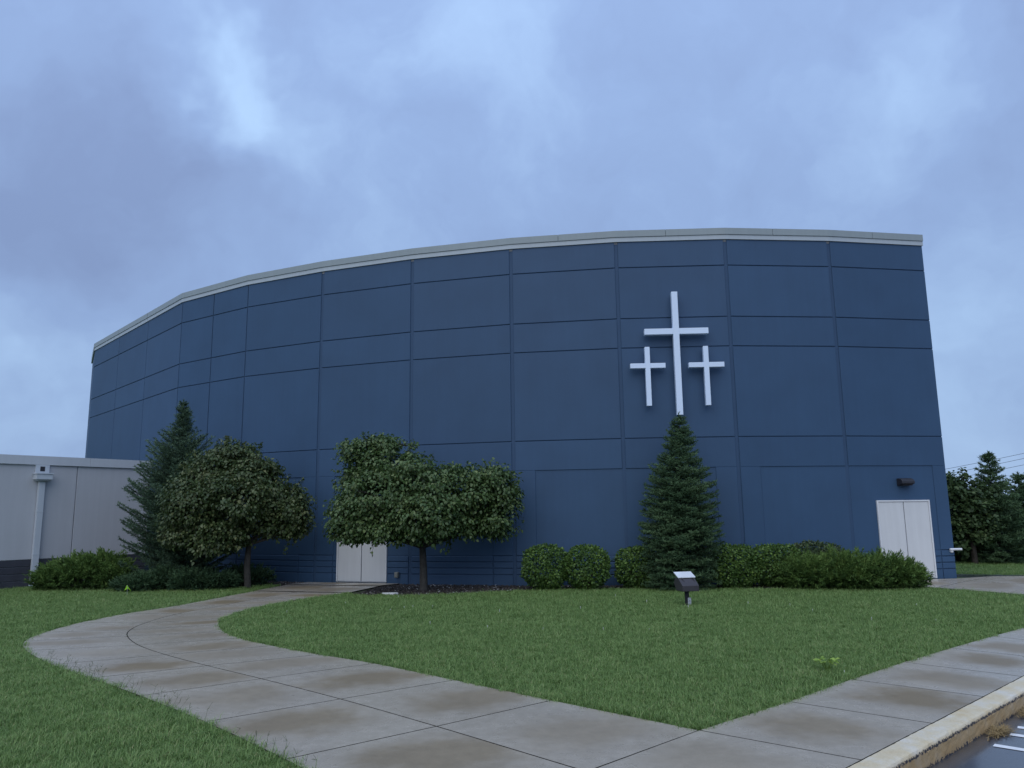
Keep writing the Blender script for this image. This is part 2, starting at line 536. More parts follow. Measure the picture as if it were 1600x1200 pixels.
BIG = 700.0
GZ = -.012
ln_ = -np.array([kn[0], kn[1]])
gm = MB()
gm.add([kline(-BIG, .03, GZ), kline(BIG, .03, GZ), kline(BIG, .03 - BIG * 1.5, GZ), kline(-BIG, .03 - BIG * 1.5, GZ)], [(0, 1, 2, 3)])
tag(gm.build('ground', M['ground']), kind='structure')
am = MB()
am.add([kline(-BIG, .05, -KH), kline(-BIG, BIG, -KH), kline(BIG, BIG, -KH), kline(BIG, .05, -KH)], [(0, 1, 2, 3)])
tag(am.build('parking_lot', M['asphalt'], None), kind='structure')


def kerb_mesh(s0, s1):
    """cross-section swept along the kerb line, a rounded nose, slight chipping"""
    prof = [(0, -.2, 0, 0), (0, .012, 0, 0), (KW * .5, .014, 0, 0), (KW - .035, .012, .0, 0), (KW - .012, .004, .05, 0), (KW, -.012, .36, .3),
            (KW + .004, -.03, .50, 1), (KW + .006, -.045, .30, 1), (KW + .008, -.07, .06, 1), (KW + .012, -.10, .05, 1), (KW + .014, -.125, .30, 1), (KW + .016, -KH - .02, .62, 1)]
    n = 40; V = []; T = []; Fc = []
    for i in range(n + 1):
        s = s0 + (s1 - s0) * i / n
        for (o, z, t, fc) in prof:
            jit = (rng.normal(0, .0015) if o > KW - .05 else 0)
            q = kline(s, o + jit, z + (rng.normal(0, .0012) if z > -.1 else 0)); V.append(q); T.append(t); Fc.append(fc)
    k = len(prof)
    F = [(i * k + j, i * k + j + 1, (i + 1) * k + j + 1, (i + 1) * k + j) for i in range(n) for j in range(k - 1)]
    F += [tuple(range(k)), tuple(n * k + j for j in range(k - 1, -1, -1))]
    me = mesh('kerb_stone', V, [tuple(reversed(f)) for f in F])
    for nm, dat in (('dark_marks', T), ('face', Fc)):
        a = me.attributes.new(nm, 'FLOAT', 'POINT'); a.data.foreach_set('value', np.array(dat, np.float32))
    return me


kroot = empty('kerb', kline(0)); tag(kroot, kind='structure')
s_edges = [-8.5, -5.45, -2.4, -.42, 2.63, 5.68, 8.73, 11.78, 14.83, 24]
for a, b in zip(s_edges[:-1], s_edges[1:]):
    link('kerb_stone', kerb_mesh(a + .004, b - .004), M['kerb'], kroot)

# parking lines on the asphalt
pl = [((1552.7, 1164), (1640, 1178)), ((1578.5, 1147), (1660, 1159)), ((1590, 1136), (1670, 1146)), ((1604, 1122), (1680, 1131))]
for i, (a, b) in enumerate(pl):
    A = G(*a, -KH + .004); Bq = G(*b, -KH + .004)
    d = (Bq - A); Bq = A + d / np.linalg.norm(d) * 1.6; d = d / np.linalg.norm(d); n = np.array([-d[1], d[0], 0]) * .045
    mb = MB(); mb.add([A - n, Bq - n, Bq + n, A + n], [(0, 1, 2, 3)])
    tag(mb.build('parking_line', M['line_paint']), kind='structure')

# ------------------------------------------------------------------ concrete path


def crom(P, t):
    """Catmull-Rom through list P at parameter t"""
    i = int(min(max(math.floor(t), 0), len(P) - 2)); u = t - i
    p0 = P[max(i - 1, 0)]; p1 = P[i]; p2 = P[i + 1]; p3 = P[min(i + 2, len(P) - 1)]
    if i == 0: p0 = 2 * p1 - p2
    if i == len(P) - 2: p3 = 2 * p2 - p1
    return .5 * ((2 * p1) + (-p0 + p2) * u + (2 * p0 - 5 * p1 + 4 * p2 - p3) * u * u + (-p0 + 3 * p1 - 3 * p2 + p3) * u ** 3)


def A2(*q): return np.array(q, float)


# stations (outer edge, centre joint, inner edge), metres on the ground, near to far
ST = [(A2(-.60, 5.12), A2(.52, 6.17), A2(1.62, 7.23)),
      (G(445, 1189)[:2], G(682, 1137)[:2], G(862, 1096)[:2]),
      (G(320, 1130)[:2], G(532, 1094)[:2], G(710, 1064)[:2]),
      (G(219, 1089)[:2], G(408, 1062)[:2], G(585, 1038)[:2]),
      (G(141, 1061)[:2], G(324, 1041.5)[:2], G(500, 1024)[:2]),
      (G(81, 1040)[:2], G(258, 1024)[:2], G(425, 1010)[:2]),
      (G(41, 1018)[:2], G(216, 1009)[:2], G(374, 998)[:2]),
      (G(38, 1003)[:2], G(199, 995)[:2], G(350, 988)[:2]),
      (G(70, 989)[:2], G(204, 985)[:2], G(342, 977)[:2]),
      (G(124, 974)[:2], G(228, 974)[:2], G(348, 967.5)[:2]),
      (G(200, 959)[:2], G(277, 960)[:2], G(376, 956.5)[:2]),
      (G(274, 947.5)[:2], G(342, 948)[:2], G(424, 945)[:2]),
      (G(340, 935)[:2], G(402, 936)[:2], G(484, 935)[:2]),
      (G(398, 924)[:2], G(462, 926)[:2], G(545, 927)[:2])]
SO = [s[0] for s in ST]; SC = [s[1] for s in ST]; SI = [s[2] for s in ST]


def slab_mesh(Lf, Rf, nu=4, nv=6, z=.012, gap=.0055, th=.09):
    """slab between two edge functions (v in 0..1) with a small tooled edge; uv across / along"""
    grid = []
    for j in range(nv + 1):
        v = j / nv
        l, r = Lf(v), Rf(v)
        grid.append([l + (r - l) * (i / nu) for i in range(nu + 1)])
    grid = np.array(grid)                                   # nv+1, nu+1, 2
    c = grid.reshape(-1, 2).mean(0)
    V = []; UV = []
    size = np.abs(grid.reshape(-1, 2) - c).max()

    def inset(j, i, g):
        q = grid[j, i].copy()
        du = grid[j, min(i + 1, nu)] - grid[j, max(i - 1, 0)]; du /= np.linalg.norm(du)
        dv = grid[min(j + 1, nv), i] - grid[max(j - 1, 0), i]; dv /= np.linalg.norm(dv)
        if i == 0: q += du * g
        if i == nu: q -= du * g
        if j == 0: q += dv * g
        if j == nv: q -= dv * g
        return q
    for j in range(nv + 1):
        for i in range(nu + 1):
            q = inset(j, i, gap + .003); V.append((q[0], q[1], z)); UV.append((i / nu, j / nv))
    F = [(j * (nu + 1) + i, j * (nu + 1) + i + 1, (j + 1) * (nu + 1) + i + 1, (j + 1) * (nu + 1) + i) for j in range(nv) for i in range(nu)]
    ringidx = [(0, i) for i in range(nu)] + [(j, nu) for j in range(nv)] + [(nv, i) for i in range(nu, 0, -1)] + [(j, 0) for j in range(nv, 0, -1)]
    top = [j * (nu + 1) + i for j, i in ringidx]
    b1 = len(V)
    for j, i in ringidx:
        q = inset(j, i, gap); V.append((q[0], q[1], z - .004)); UV.append((i / nu, j / nv))
    b2 = len(V)
    for j, i in ringidx:
        q = inset(j, i, gap); V.append((q[0], q[1], z - th)); UV.append((i / nu, j / nv))
    n = len(ringidx)
    for k in range(n):
        k2 = (k + 1) % n
        F.append((top[k2], top[k], b1 + k, b1 + k2)); F.append((b1 + k2, b1 + k, b2 + k, b2 + k2))
    me = mesh('slab', V, F)
    me.materials.append(M['slab']); me.materials.append(M['joint'])
    mi = np.zeros(len(F), np.int32); mi[nu * nv:] = 1
    me.polygons.foreach_set('material_index', mi)
    ul = me.uv_layers.new(name='UVMap')
    vi = np.zeros(len(me.loops), np.int32); me.loops.foreach_get('vertex_index', vi)
    ul.data.foreach_set('uv', np.array(UV, np.float32)[vi].ravel())
    # orient up
    if me.polygons[0].normal.z < 0:
        me.flip_normals()
    return me


def edge(P, a): return lambda v: crom(P, a + v)


proot = empty('path', (*SC[3], 0)); tag(proot, kind='structure')
for k in range(len(ST) - 1):
    link('slab', slab_mesh(edge(SO, k), edge(SC, k)), M['slab'], proot)
    link('slab', slab_mesh(edge(SC, k), edge(SI, k)), M['slab'], proot)
# landing in front of the left doors
land = [(SO[-1], SI[-1]), (G(446, 915)[:2], G(592, 917)[:2]), (A2(-6.02, 23.05), A2(-3.22, 22.16))]
for k in range(2):
    l0, r0 = land[k]; l1, r1 = land[k + 1]
    m0, m1 = (l0 + r0) / 2, (l1 + r1) / 2
    zz = .02 if k == 0 else .035
    for (p, q, p2, q2) in ((l0, m0, l1, m1), (m0, r0, m1, r1)):
        link('slab', slab_mesh(lambda v, p=p, p2=p2: p + (p2 - p) * v, lambda v, q=q, q2=q2: q + (q2 - q) * v, 4, 4, zz), M['slab'], proot)

# street walk along the kerb
wroot = empty('sidewalk', kline(0)); tag(wroot, kind='structure')
WI = [G(*q)[:2] for q in [(1092, 1143), (1225, 1097), (1330, 1062), (1410, 1036), (1490, 1007), (1550, 990), (1600, 980)]]
wdir = (WI[4] - WI[0]); wdir /= np.linalg.norm(wdir)
jn = [(1092, 1143, 1347, 1190), (1232, 1098, 1455, 1132), (1330, 1063, 1535, 1090), (1412, 1036, 1600, 1059)]
left = [G(a, b)[:2] for a, b, c, d in jn]; right = [G(c, d)[:2] for a, b, c, d in jn]
right = [K0 + kd * np.dot(r - K0, kd) - kn * .004 for r in right]
stepl = (left[3] - left[0]) / 3; stepr = (right[3] - right[0]) / 3
for k in range(9):
    left.append(left[3] + stepl * (k + 1)); right.append(right[3] + stepr * (k + 1))
# the edge bends slightly to the right further along
for k in range(4, len(left)):
    left[k] = left[k] + kn * .045 * (k - 3) ** 1.3
left0 = [left[0] - stepl * (k + 1) for k in range(5)]; right0 = [right[0] - stepr * (k + 1) for k in range(5)]
for k in range(len(left) - 1):
    link('slab', slab_mesh(lambda v, k=k: left[k] + (left[k + 1] - left[k]) * v, lambda v, k=k: right[k] + (right[k + 1] - right[k]) * v, 4, 4), M['slab'], wroot)
# slabs of the street walk in front of the path mouth and behind the camera
ll = [left[0]] + [ST[0][1], ST[0][0]] + [left0[k] * 0 + ST[0][0] + (ST[0][0] - ST[0][1]) * (k + 1) for k in range(4)]
rr = [right[0]] + [right[0] + (q - left[0]) for q in ll[1:]]
rr = [K0 + kd * np.dot(r - K0, kd) - kn * .004 for r in rr]
for k in range(len(ll) - 1):
    link('slab', slab_mesh(lambda v, k=k: ll[k + 1] + (ll[k] - ll[k + 1]) * v, lambda v, k=k: rr[k + 1] + (rr[k] - rr[k + 1]) * v, 4, 4), M['slab'], wroot)

# concrete drive at the right of the building
droot = empty('driveway', (14, 19, 0)); tag(droot, kind='structure')
d_near = [A2(9.05, 20.75), A2(9.95, 19.35), A2(11.3, 17.1), A2(13.0, 14.9)]
d_far = [A2(9.05, 21.03), A2(12.02, 21.55), A2(12.7, 22.35), A2(14.2, 21.95)]
dl = [A2(9.02, 20.95), A2(10.15, 19.1), A2(11.35, 17.05), A2(13.3, 14.6)]
dr = [A2(12.15, 21.50), A2(13.3, 22.0), A2(15.1, 21.2), A2(17.5, 19.0)]
for k in range(3):
    mm = lambda v, k=k: (dl[k] * .5 + dr[k] * .5) * (1 - v) + (dl[k + 1] * .5 + dr[k + 1] * .5) * v
    link('slab', slab_mesh(lambda v, k=k: dl[k] * (1 - v) + dl[k + 1] * v, mm, 4, 4, .03), M['slab'], droot)
    link('slab', slab_mesh(mm, lambda v, k=k: dr[k] * (1 - v) + dr[k + 1] * v, 4, 4, .03), M['slab'], droot)
for k in range(4):
    a0, a1 = A2(13.3 + 3 * k, 22.0 - .2 * k), A2(16.3 + 3 * k, 21.8 - .2 * k)
    b0, b1 = A2(15.1 + 3 * k, 21.2 - 2 * k) if False else A2(15.12 + 2.4 * k, 21.18 - 2.2 * k), A2(17.52 + 2.4 * k, 18.98 - 2.2 * k)
    link('slab', slab_mesh(lambda v, a0=a0, b0=b0: b0 * (1 - v) + a0 * v, lambda v, a1=a1, b1=b1: b1 * (1 - v) + a1 * v, 4, 4, .03), M['slab'], droot)
mb = MB(); mb.prism([(12.3, 22.25), (13.0, 22.1), (15.6, 22.0), (13.0, 23.2), (12.2, 23.6)], -.03, .0)
tag(mb.build('asphalt_strip', M['asphalt']), kind='structure')

# ------------------------------------------------------------------ mulch beds
WALL = {'a': (-19.03, 34.32), 'a2': (-14.05, 29.02), 'b': (-11.71, 26.52), 'c': (-8.69, 24.54), 'd': (-5.90, 23.24), 'e': (-2.95, 22.17),
        'f': (.01, 21.39), 'g': (3.01, 20.93), 'h': (6.08, 20.80), 'i': (9.12, 21.07), 'j': (12.08, 21.58)}
wx = np.array([WALL[k][0] for k in 'abcdefghij']); wy = np.array([WALL[k][1] for k in 'abcdefghij'])


def wall_y(x): return np.interp(x, wx, wy)


bed_r_front = [G(*q)[:2] for q in [(592, 917.5), (548, 929), (575, 931), (640, 931), (720, 928), (820, 923), (950, 921), (1100, 921), (1300, 921.5), (1440, 921.5), (1450, 919)]]
bed_r = bed_r_front + [A2(9.0, 20.75), A2(9.0, 21.02), A2(6.08, 20.77), A2(3.01, 20.90), A2(.01, 21.36), A2(-2.95, 22.14), A2(-3.2, 22.2)]
bed_l_front = [G(*q)[:2] for q in [(62, 919.5), (190, 919.5), (250, 922), (330, 921), (395, 917), (440, 914.5)]]
bed_l = bed_l_front + [A2(-6.1, 23.25), A2(-8.7, 24.5), A2(-11.7, 26.4), A2(-12.1, 25.7), A2(-13.6, 23.75)]
for bd in (bed_r, bed_l):
    mb = MB(); mb.prism([tuple(q) for q in bd][::1], -.05, .0)
    o = mb.build('mulch_bed', M['mulch'])
    tag(o, kind='structure')


def in_poly(P, poly):
    x, y = P[:, 0], P[:, 1]; ins = np.zeros(len(P), bool); n = len(poly)
    for i in range(n):
        x1, y1 = poly[i]; x2, y2 = poly[(i + 1) % n]
        c = ((y1 > y) != (y2 > y)) & (x < (x2 - x1) * (y - y1) / (y2 - y1 + 1e-12) + x1)
        ins ^= c
    return ins


def rand_in(poly, n, grow=0):
    poly = np.array(poly); lo = poly.min(0); hi = poly.max(0)
    P = rng.uniform(lo, hi, (n, 2)); return P[in_poly(P, poly)]


# wood chips and pale pebbles strewn on the mulch
def chips(poly, n):
    P = rand_in(poly, n); k = len(P)
    th = rng.uniform(0, 2 * math.pi, k); l = rng.uniform(.015, .045, k); wd = l * rng.uniform(.3, .8, k); h = rng.uniform(.008, .022, k)
    tint = rng.uniform(0, .9, k); tint[rng.random(k) < .05] = 1
    t = np.stack([np.cos(th), np.sin(th), rng.normal(0, .3, k)], 1); b = np.stack([-np.sin(th), np.cos(th), rng.normal(0, .3, k)], 1)
    c = np.concatenate([P, (h * .5)[:, None]], 1); up = np.array([0, 0, 1.0])
    V = np.stack([c + t * l[:, None], c + b * wd[:, None], c - t * l[:, None], c - b * wd[:, None], c + up * h[:, None] + 0 * c], 1)
    F = np.array([(0, 1, 4), (1, 2, 4), (2, 3, 4), (3, 0, 4)])
    F = (F[None] + 5 * np.arange(k)[:, None, None]).reshape(-1, 3)
    return np_mesh('mulch_chips', V.reshape(-1, 3), F, np.repeat(tint, 5))


tag(link('mulch_chips', chips(bed_r, 16000), M['chips']), 'dark wood chips strewn over the bed along the blue wall', 'mulch', kind='stuff')
tag(link('mulch_chips', chips(bed_l, 9000), M['chips']), 'dark wood chips under the left tree and conifer', 'mulch', kind='stuff')

# ------------------------------------------------------------------ main building
def v3(p, z): return np.array([p[0], p[1], z], float)


ZL = [3.90, 6.419, 7.262, 8.747, 9.508]
ZB = [0.0, .28, .45, .62, .785]
ZR = 3.09
church = empty('church_building', (2, 24, 0))
tag(church, 'tall curved navy blue windowless hall of large flat concrete panels', 'building')
seq = ['a', 'b', 'c', 'd', 'e', 'f', 'g', 'h', 'i', 'j']
PT = [np.array(WALL[k]) for k in seq]


def outward(p, q):
    d = (q - p) / np.linalg.norm(q - p); return d, np.array([d[1], -d[0]])


# polygon of the core, set back behind the panel faces
SET = .025
lines = [(PT[i], *outward(PT[i], PT[i + 1])) for i in range(len(PT) - 1)]
first_back = np.array([-.503, .864]); last_back = np.array([-.17, .985])


def isect(p, d, q, e):
    A = np.array([[d[0], -e[0]], [d[1], -e[1]]]); t = np.linalg.solve(A, q - p); return p + d * t[0]


core_off = []
for i in range(len(PT)):
    if i == 0: core_off.append(PT[0] - lines[0][2] * SET + lines[0][1] * SET * 0.3)
    elif i == len(PT) - 1: core_off.append(PT[-1] - lines[-1][2] * SET - lines[-1][1] * .003)
    else:
        p0, d0, n0 = lines[i - 1]; p1, d1, n1 = lines[i]
        core_off.append(isect(p0 - n0 * SET, d0, p1 - n1 * SET, d1))
back = [PT[-1] + last_back * 16 - np.array([SET, 0]), PT[0] + np.array([4.0, 14]), PT[0] + first_back * 3.4 + np.array([.06, .04])]
mb = MB(); mb.prism([tuple(q) for q in core_off + back], -.2, 9.45)
mb.build('wall', M['navy_core'], church)
mb = MB(); mb.prism([tuple(q) for q in [c * 1.0 for c in core_off] + back], 9.455, 9.6)
mb.build('roof', M['roof'], church)


def panel(p, d, n, s0, s1, z0, z1, depth=SET + .02, proud=0.0, name='panel', mat=None, parent=church, bev=.008):
    """bevelled flat panel on a facet: from s0 to s1 along d, its face at 'proud' outside the line"""
    hx = (s1 - s0) / 2; hz = (z1 - z0) / 2
    c = v3(p + d * (s0 + hx), z0 + hz)
    X = v3(d, 0); N_ = v3(n, 0); Z = np.array([0, 0, 1.0])
    fr = proud; bk = proud - depth
    V = []
    for (o, b) in ((bk, 0), (fr - bev, 0), (fr, bev)):
        for (sx, sz) in ((-1, -1), (1, -1), (1, 1), (-1, 1)):
            V.append(c + X * sx * (hx - b) + Z * sz * (hz - b) + N_ * o)
    F = [(8, 9, 10, 11), (3, 2, 1, 0)]
    for k in range(4):
        k2 = (k + 1) % 4
        F += [(k, k2, 4 + k2, 4 + k), (4 + k, 4 + k2, 8 + k2, 8 + k)]
    return link(name, mesh(name, V, F), mat or M['navy'], parent)


def pos_on(p, d, x, y):
    """distance along a facet line at which a photo pixel's sight line crosses the facet"""
    n = np.array([d[1], -d[0], 0]); q = on_plane(x, y, v3(p, 0), n)
    return float(np.dot(q[:2] - p, d)), float(q[2])


GAPZ = .014
rec = {}   # facet index -> (inner start, inner end) of the recessed field, None at an open side
for i in range(len(PT) - 1):
    p, d, n = lines[i]; Ln = np.linalg.norm(PT[i + 1] - p)
    name = seq[i]
    cols = [(0, Ln)]
    if name == 'a':
        cols = [(0, Ln / 3), (Ln / 3, 2 * Ln / 3), (2 * Ln / 3, Ln)]
    if name == 'b':
        cols = [(0, Ln / 2), (Ln / 2, Ln)]
    for ci, (s0, s1) in enumerate(cols):
        g0 = g1 = .02
        if name in 'defghi' and ci == 0: g0 = .05
        if name in 'cdefgh' and ci == len(cols) - 1: g1 = .05
        if name == 'i': g1 = 0
        if name == 'a' and ci == 0: g0 = 0
        a0, a1 = s0 + g0, s1 - g1
        zz = [ZL[0]] + ZL[1:]
        for k in range(4):
            panel(p, d, n, a0, a1, zz[k] + GAPZ, zz[k + 1] - (GAPZ if k < 3 else 0))
        # lower storey: frame strips and a field set back 2 cm, paired over two facets
        lo = ZB[4] + GAPZ; hi = ZL[0] - GAPZ
        doors = []
        if name == 'd': doors = [(pos_on(p, d, 526, 880)[0], pos_on(p, d, 604.5, 880)[0])]
        if name == 'i': doors = [(pos_on(p, d, 1369.4, 784)[0], pos_on(p, d, 1452.0, 784)[0])]
        off = .56 if name not in 'i' else .40
        edge_l = name in 'dfh'; edge_r = name in 'cegi'
        f0 = a0 + (off if edge_l and ci == 0 else 0); f1 = a1 - (off if edge_r and ci == len(cols) - 1 else 0)
        if name in 'ab':
            panel(p, d, n, a0, a1, lo, hi)
            f0, f1 = a0, a1
        else:
            panel(p, d, n, a0, a1, ZR, hi)
            if f0 > a0: panel(p, d, n, a0, f0, lo, ZR)
            if f1 < a1: panel(p, d, n, f1, a1, lo, ZR)
            DH = 2.15
            segs = [(f0, f1)]
            if doors:
                q0, q1 = doors[0]
                panel(p, d, n, f0, q0, lo, DH, SET - .006, -.02, bev=.001)
                panel(p, d, n, q1, f1, lo, DH, SET - .006, -.02, bev=.001) if f1 - q1 > .03 else None
                panel(p, d, n, f0, f1, DH, ZR, SET - .006, -.02, bev=.001)
            else:
                panel(p, d, n, f0, f1, lo, ZR, SET - .006, -.02, bev=.001)
        # base courses
        xs = sorted(set([a0, a1] + ([f0] if f0 > a0 else []) + ([f1] if f1 < a1 else [])))
        for (u0, u1) in zip(xs[:-1], xs[1:]):
            for k in range(4):
                b0 = ZB[k] + (GAPZ if k else -.1); b1 = ZB[k + 1] - GAPZ * .9
                parts = [(u0 + (.012 if u0 > a0 else 0), u1 - (.012 if u1 < a1 else 0))]
                if doors:
                    q0, q1 = doors[0]; out = []
                    for (e0, e1) in parts:
                        if e1 <= q0 or e0 >= q1: out.append((e0, e1))
                        else:
                            if e0 < q0: out.append((e0, q0))
                            if e1 > q1: out.append((q1, e1))
                    parts = out
                for (e0, e1) in parts:
                    if e1 - e0 > .02: panel(p, d, n, e0, e1, b0, b1)
        if doors:
            q0, q1 = doors[0]; zb = .045; DH = 2.15
            dz0, dz1 = zb, DH
            fr = empty('door', v3(p + d * (q0 + q1) / 2, zb)); fr.parent = church; fr.matrix_parent_inverse = Matrix.Translation(-Vector(church.location))
            fw = .045
            m2 = MB(); X = v3(d, 0); N_ = v3(n, 0); Z = np.array([0, 0, 1.0])

            def bx(s_0, s_1, z_0, z_1, o0, o1, mbx):
                mbx.box(v3(p + d * (s_0 + s_1) / 2 + n * (o0 + o1) / 2, (z_0 + z_1) / 2), X * (s_1 - s_0) / 2, -N_ * (o1 - o0) / 2, Z * (z_1 - z_0) / 2)
            bx(q0 + .002, q0 + fw, dz0, dz1 - .002, -.04, .024, m2); bx(q1 - fw, q1 - .002, dz0, dz1 - .002, -.04, .024, m2); bx(q0 + fw, q1 - fw, dz1 - fw, dz1 - .002, -.04, .024, m2)
            m2.build('door_frame', M['door_frame'], None, False, .006).parent = fr
            m2 = MB(); bx(q0 + fw, q1 - fw, dz0, dz1 - fw, -.043, -.040, m2); m2.build('door_gap', M['gasket'], None).parent = fr
            mid = (q0 + q1) / 2
            for (e0, e1) in ((q0 + fw + .006, mid - .012), (mid + .012, q1 - fw - .006)):
                m2 = MB(); bx(e0, e1, dz0 + .02, dz1 - fw - .006, -.038, .006, m2); m2.build('door_leaf', M['door'], None, False, .004).parent = fr
            m2 = MB(); bx(q0 + fw, q1 - fw, dz0 - .002, dz0 + .014, -.038, .03, m2); m2.build('threshold', M['galv'], None, False, .003).parent = fr
            for ch in fr.children:
                ch.matrix_parent_inverse = Matrix.Translation(-Vector(fr.location) ) if False else (Matrix.Translation(-Vector(fr.location)))

# return panels: the hidden side walls
panel(PT[0], *(lambda dd: (dd, np.array([dd[1], -dd[0]]) * -1))(first_back / np.linalg.norm(first_back)), .03, 3.2, 0, 9.508, .05, 0.0) if False else None
fb = first_back / np.linalg.norm(first_back)
fn = np.array([-fb[1], -fb[0] * -1]); fn = np.array([-fb[1], fb[0]])
for (z0, z1) in zip([ZL[0]] + ZL[1:-1], ZL[1:]):
    panel(PT[0], -fb, fn, -3.4, -.02, z0 + GAPZ, z1 - GAPZ, .06, .0)

# fascia: two tiers of metal coping, one pair of lengths per facet
for i in range(len(PT) - 1):
    p, d, n = lines[i]; Ln = np.linalg.norm(PT[i + 1] - p)
    for (z0, z1, o) in ((9.512, 9.645, .03), (9.648, 9.836, .055)):
        # mitred ends
        def corner(j, off):
            if j == 0: return PT[0] + lines[0][2] * off - lines[0][1] * off * .3
            if j == len(PT) - 1: return PT[-1] + lines[-1][2] * off + lines[-1][1] * .02
            return isect(lines[j - 1][0] + lines[j - 1][2] * off, lines[j - 1][1], lines[j][0] + lines[j][2] * off, lines[j][1])
        A, Bq = corner(i, o), corner(i + 1, o); Ai, Bi = corner(i, -.3), corner(i + 1, -.3)
        k = 1
        if Ln > 5: k = 3
        cuts = [j / k for j in range(k + 1)]
        if z0 > 9.64 and seq[i] in 'fghi': cuts = [0, .46, 1]
        for u0, u1 in zip(cuts[:-1], cuts[1:]):
            e = .0018
            u0_, u1_ = u0 + (e if u0 > 0 else 0), u1 - (e if u1 < 1 else 0)
            m2 = MB(); m2.prism([tuple(A + (Bq - A) * u0_), tuple(A + (Bq - A) * u1_), tuple(Ai + (Bi - Ai) * u1_), tuple(Ai + (Bi - Ai) * u0_)], z0, z1)
            m2.build('fascia', M['fascia'] if z0 > 9.6 else M['fascia_low'], church)
# fascia on the hidden left return
m2 = MB(); q0 = PT[0] + fn * .06; q1 = PT[0] + fb * 3.4 + fn * .06
m2.prism([tuple(q0), tuple(PT[0] - fn * .25), tuple(q1 - fn * .3), tuple(q1)], 9.512, 9.834)
m2.build('fascia', M['fascia'], church)

# ------------------------------------------------------------------ crosses
pg, dg, ng = lines[6]
assert seq[6] == 'g'


def cross_thing(label, post, arm, wpx, depth):
    """post: (x,ytop,x,ybottom) centre line, arm: (xl,xr,yl,yr) in the photo; set off the wall on stubs"""
    OFF = .30
    pp = v3(pg + ng * OFF, 0); nn = v3(ng, 0)
    top = on_plane(post[0], post[1], pp, nn); bot = on_plane(post[2], post[3], pp, nn)
    al = on_plane(arm[0], arm[2], pp, nn); ar = on_plane(arm[1], arm[3], pp, nn)
    s = lambda q: float(np.dot(q[:2] - pg, dg))
    sc = (s(top) + s(bot)) / 2; wd = wpx
    za = (al[2] + ar[2]) / 2
    root = empty('wall_cross', v3(pg + dg * sc + ng * (OFF - depth / 2), bot[2]))
    tag(root, label, 'cross', 'white crosses on the blue wall')
    h = wd / 2; s0, s1 = s(al), s(ar)
    pts = [(sc - h, bot[2]), (sc + h, bot[2]), (sc + h, za - h), (s1, za - h), (s1, za + h), (sc + h, za + h), (sc + h, top[2]), (sc - h, top[2]), (sc - h, za + h), (s0, za + h), (s0, za - h), (sc - h, za - h)]

    def sect(idx, nm):
        m2 = MB(); n_ = len(idx)
        V = [v3(pg + dg * pts[j][0] + ng * (OFF - depth), pts[j][1]) for j in idx] + [v3(pg + dg * pts[j][0] + ng * OFF, pts[j][1]) for j in idx]
        m2.add(V, [tuple(range(n_ - 1, -1, -1)), tuple(range(n_, 2 * n_))] + [(j, (j + 1) % n_, n_ + (j + 1) % n_, n_ + j) for j in range(n_)])
        m2.build(nm, M['white'], root, False, .006)
    sect([0, 1, 6, 7], 'upright')
    sect([10, 11, 8, 9], 'arm'); sect([2, 3, 4, 5], 'arm')
    for zz in (bot[2] + .35 * (za - bot[2]), top[2] - .2 * (top[2] - za)):
        m2 = MB(); m2.tube([v3(pg + dg * sc - ng * .01, zz), v3(pg + dg * sc + ng * (OFF - depth + .003), zz)], [.025, .025], 8)
        m2.build('mounting_stub', M['galv'], root)
    return root


cross_thing('large white cross standing between two smaller ones on the blue wall', (1053.5, 455.5, 1063, 648), (1007, 1107, 518.5, 516), .165, .17)
cross_thing('small white cross to the left of the large one', (1011.2, 542, 1014.8, 634), (985, 1040, 571.5, 571), .135, .15)
cross_thing('small white cross to the right of the large one', (1102.5, 540.5, 1107.5, 633), (1076.5, 1132, 570, 569), .135, .15)

# ------------------------------------------------------------------ fittings on the wall
pi_, di_, ni_ = lines[8]
s0, z0 = pos_on(pi_, di_, 1401, 754); s1, _ = pos_on(pi_, di_, 1422, 754)
lampc = pi_ + di_ * (s0 + s1) / 2
lr = empty('wall_lamp', v3(lampc, z0 - .1)); tag(lr, 'black half-round lamp on the wall above the right white doors', 'lamp')
hw = .19; X = v3(di_, 0); N_ = v3(ni_, 0)
V = []; prof = [(0.0, .11), (.10, .115), (.19, .085), (.235, .03), (.24, -.03), (.205, -.045), (0.0, -.09)]
for sx in (-1, 1):
    for (o, z) in prof: V.append(v3(lampc, z0) + X * sx * hw + N_ * (o - .018) + np.array([0, 0, z]))
k = len(prof); F = [tuple(range(k)), tuple(range(2 * k - 1, k - 1, -1))] + [(j, k + j, k + (j + 1) % k, (j + 1) % k) for j in range(k)]
m2 = MB(); m2.add(V, F); m2.build('lamp_housing', M['dark_metal'], lr, False, .008)
m2 = MB(); m2.box(v3(lampc, z0 - .072) + N_ * .10, X * .15, -N_ * .07, np.array([0, 0, .012])); m2.build('lens', M['gasket'], lr)

pd_, dd_, nd_ = lines[3]
s0, zc = pos_on(pd_, dd_, 621, 898)
c0 = v3(pd_ + dd_ * s0 + nd_ * .045, zc)
orr = empty('wall_outlet', c0 - np.array([0, 0, .07])); tag(orr, 'small grey outlet box on the blue wall right of the left doors', 'outlet')
m2 = MB(); m2.box(c0, v3(dd_, 0) * .055, -v3(nd_, 0) * .05, np.array([0, 0, .075])); m2.build('cover', M['outlet'], orr, False, .012)
m2 = MB(); m2.box(c0 + v3(nd_, 0) * .048 + np.array([0, 0, -.012]), v3(dd_, 0) * .042, -v3(nd_, 0) * .012, np.array([0, 0, .05])); m2.build('flap', M['outlet'], orr, False, .006)

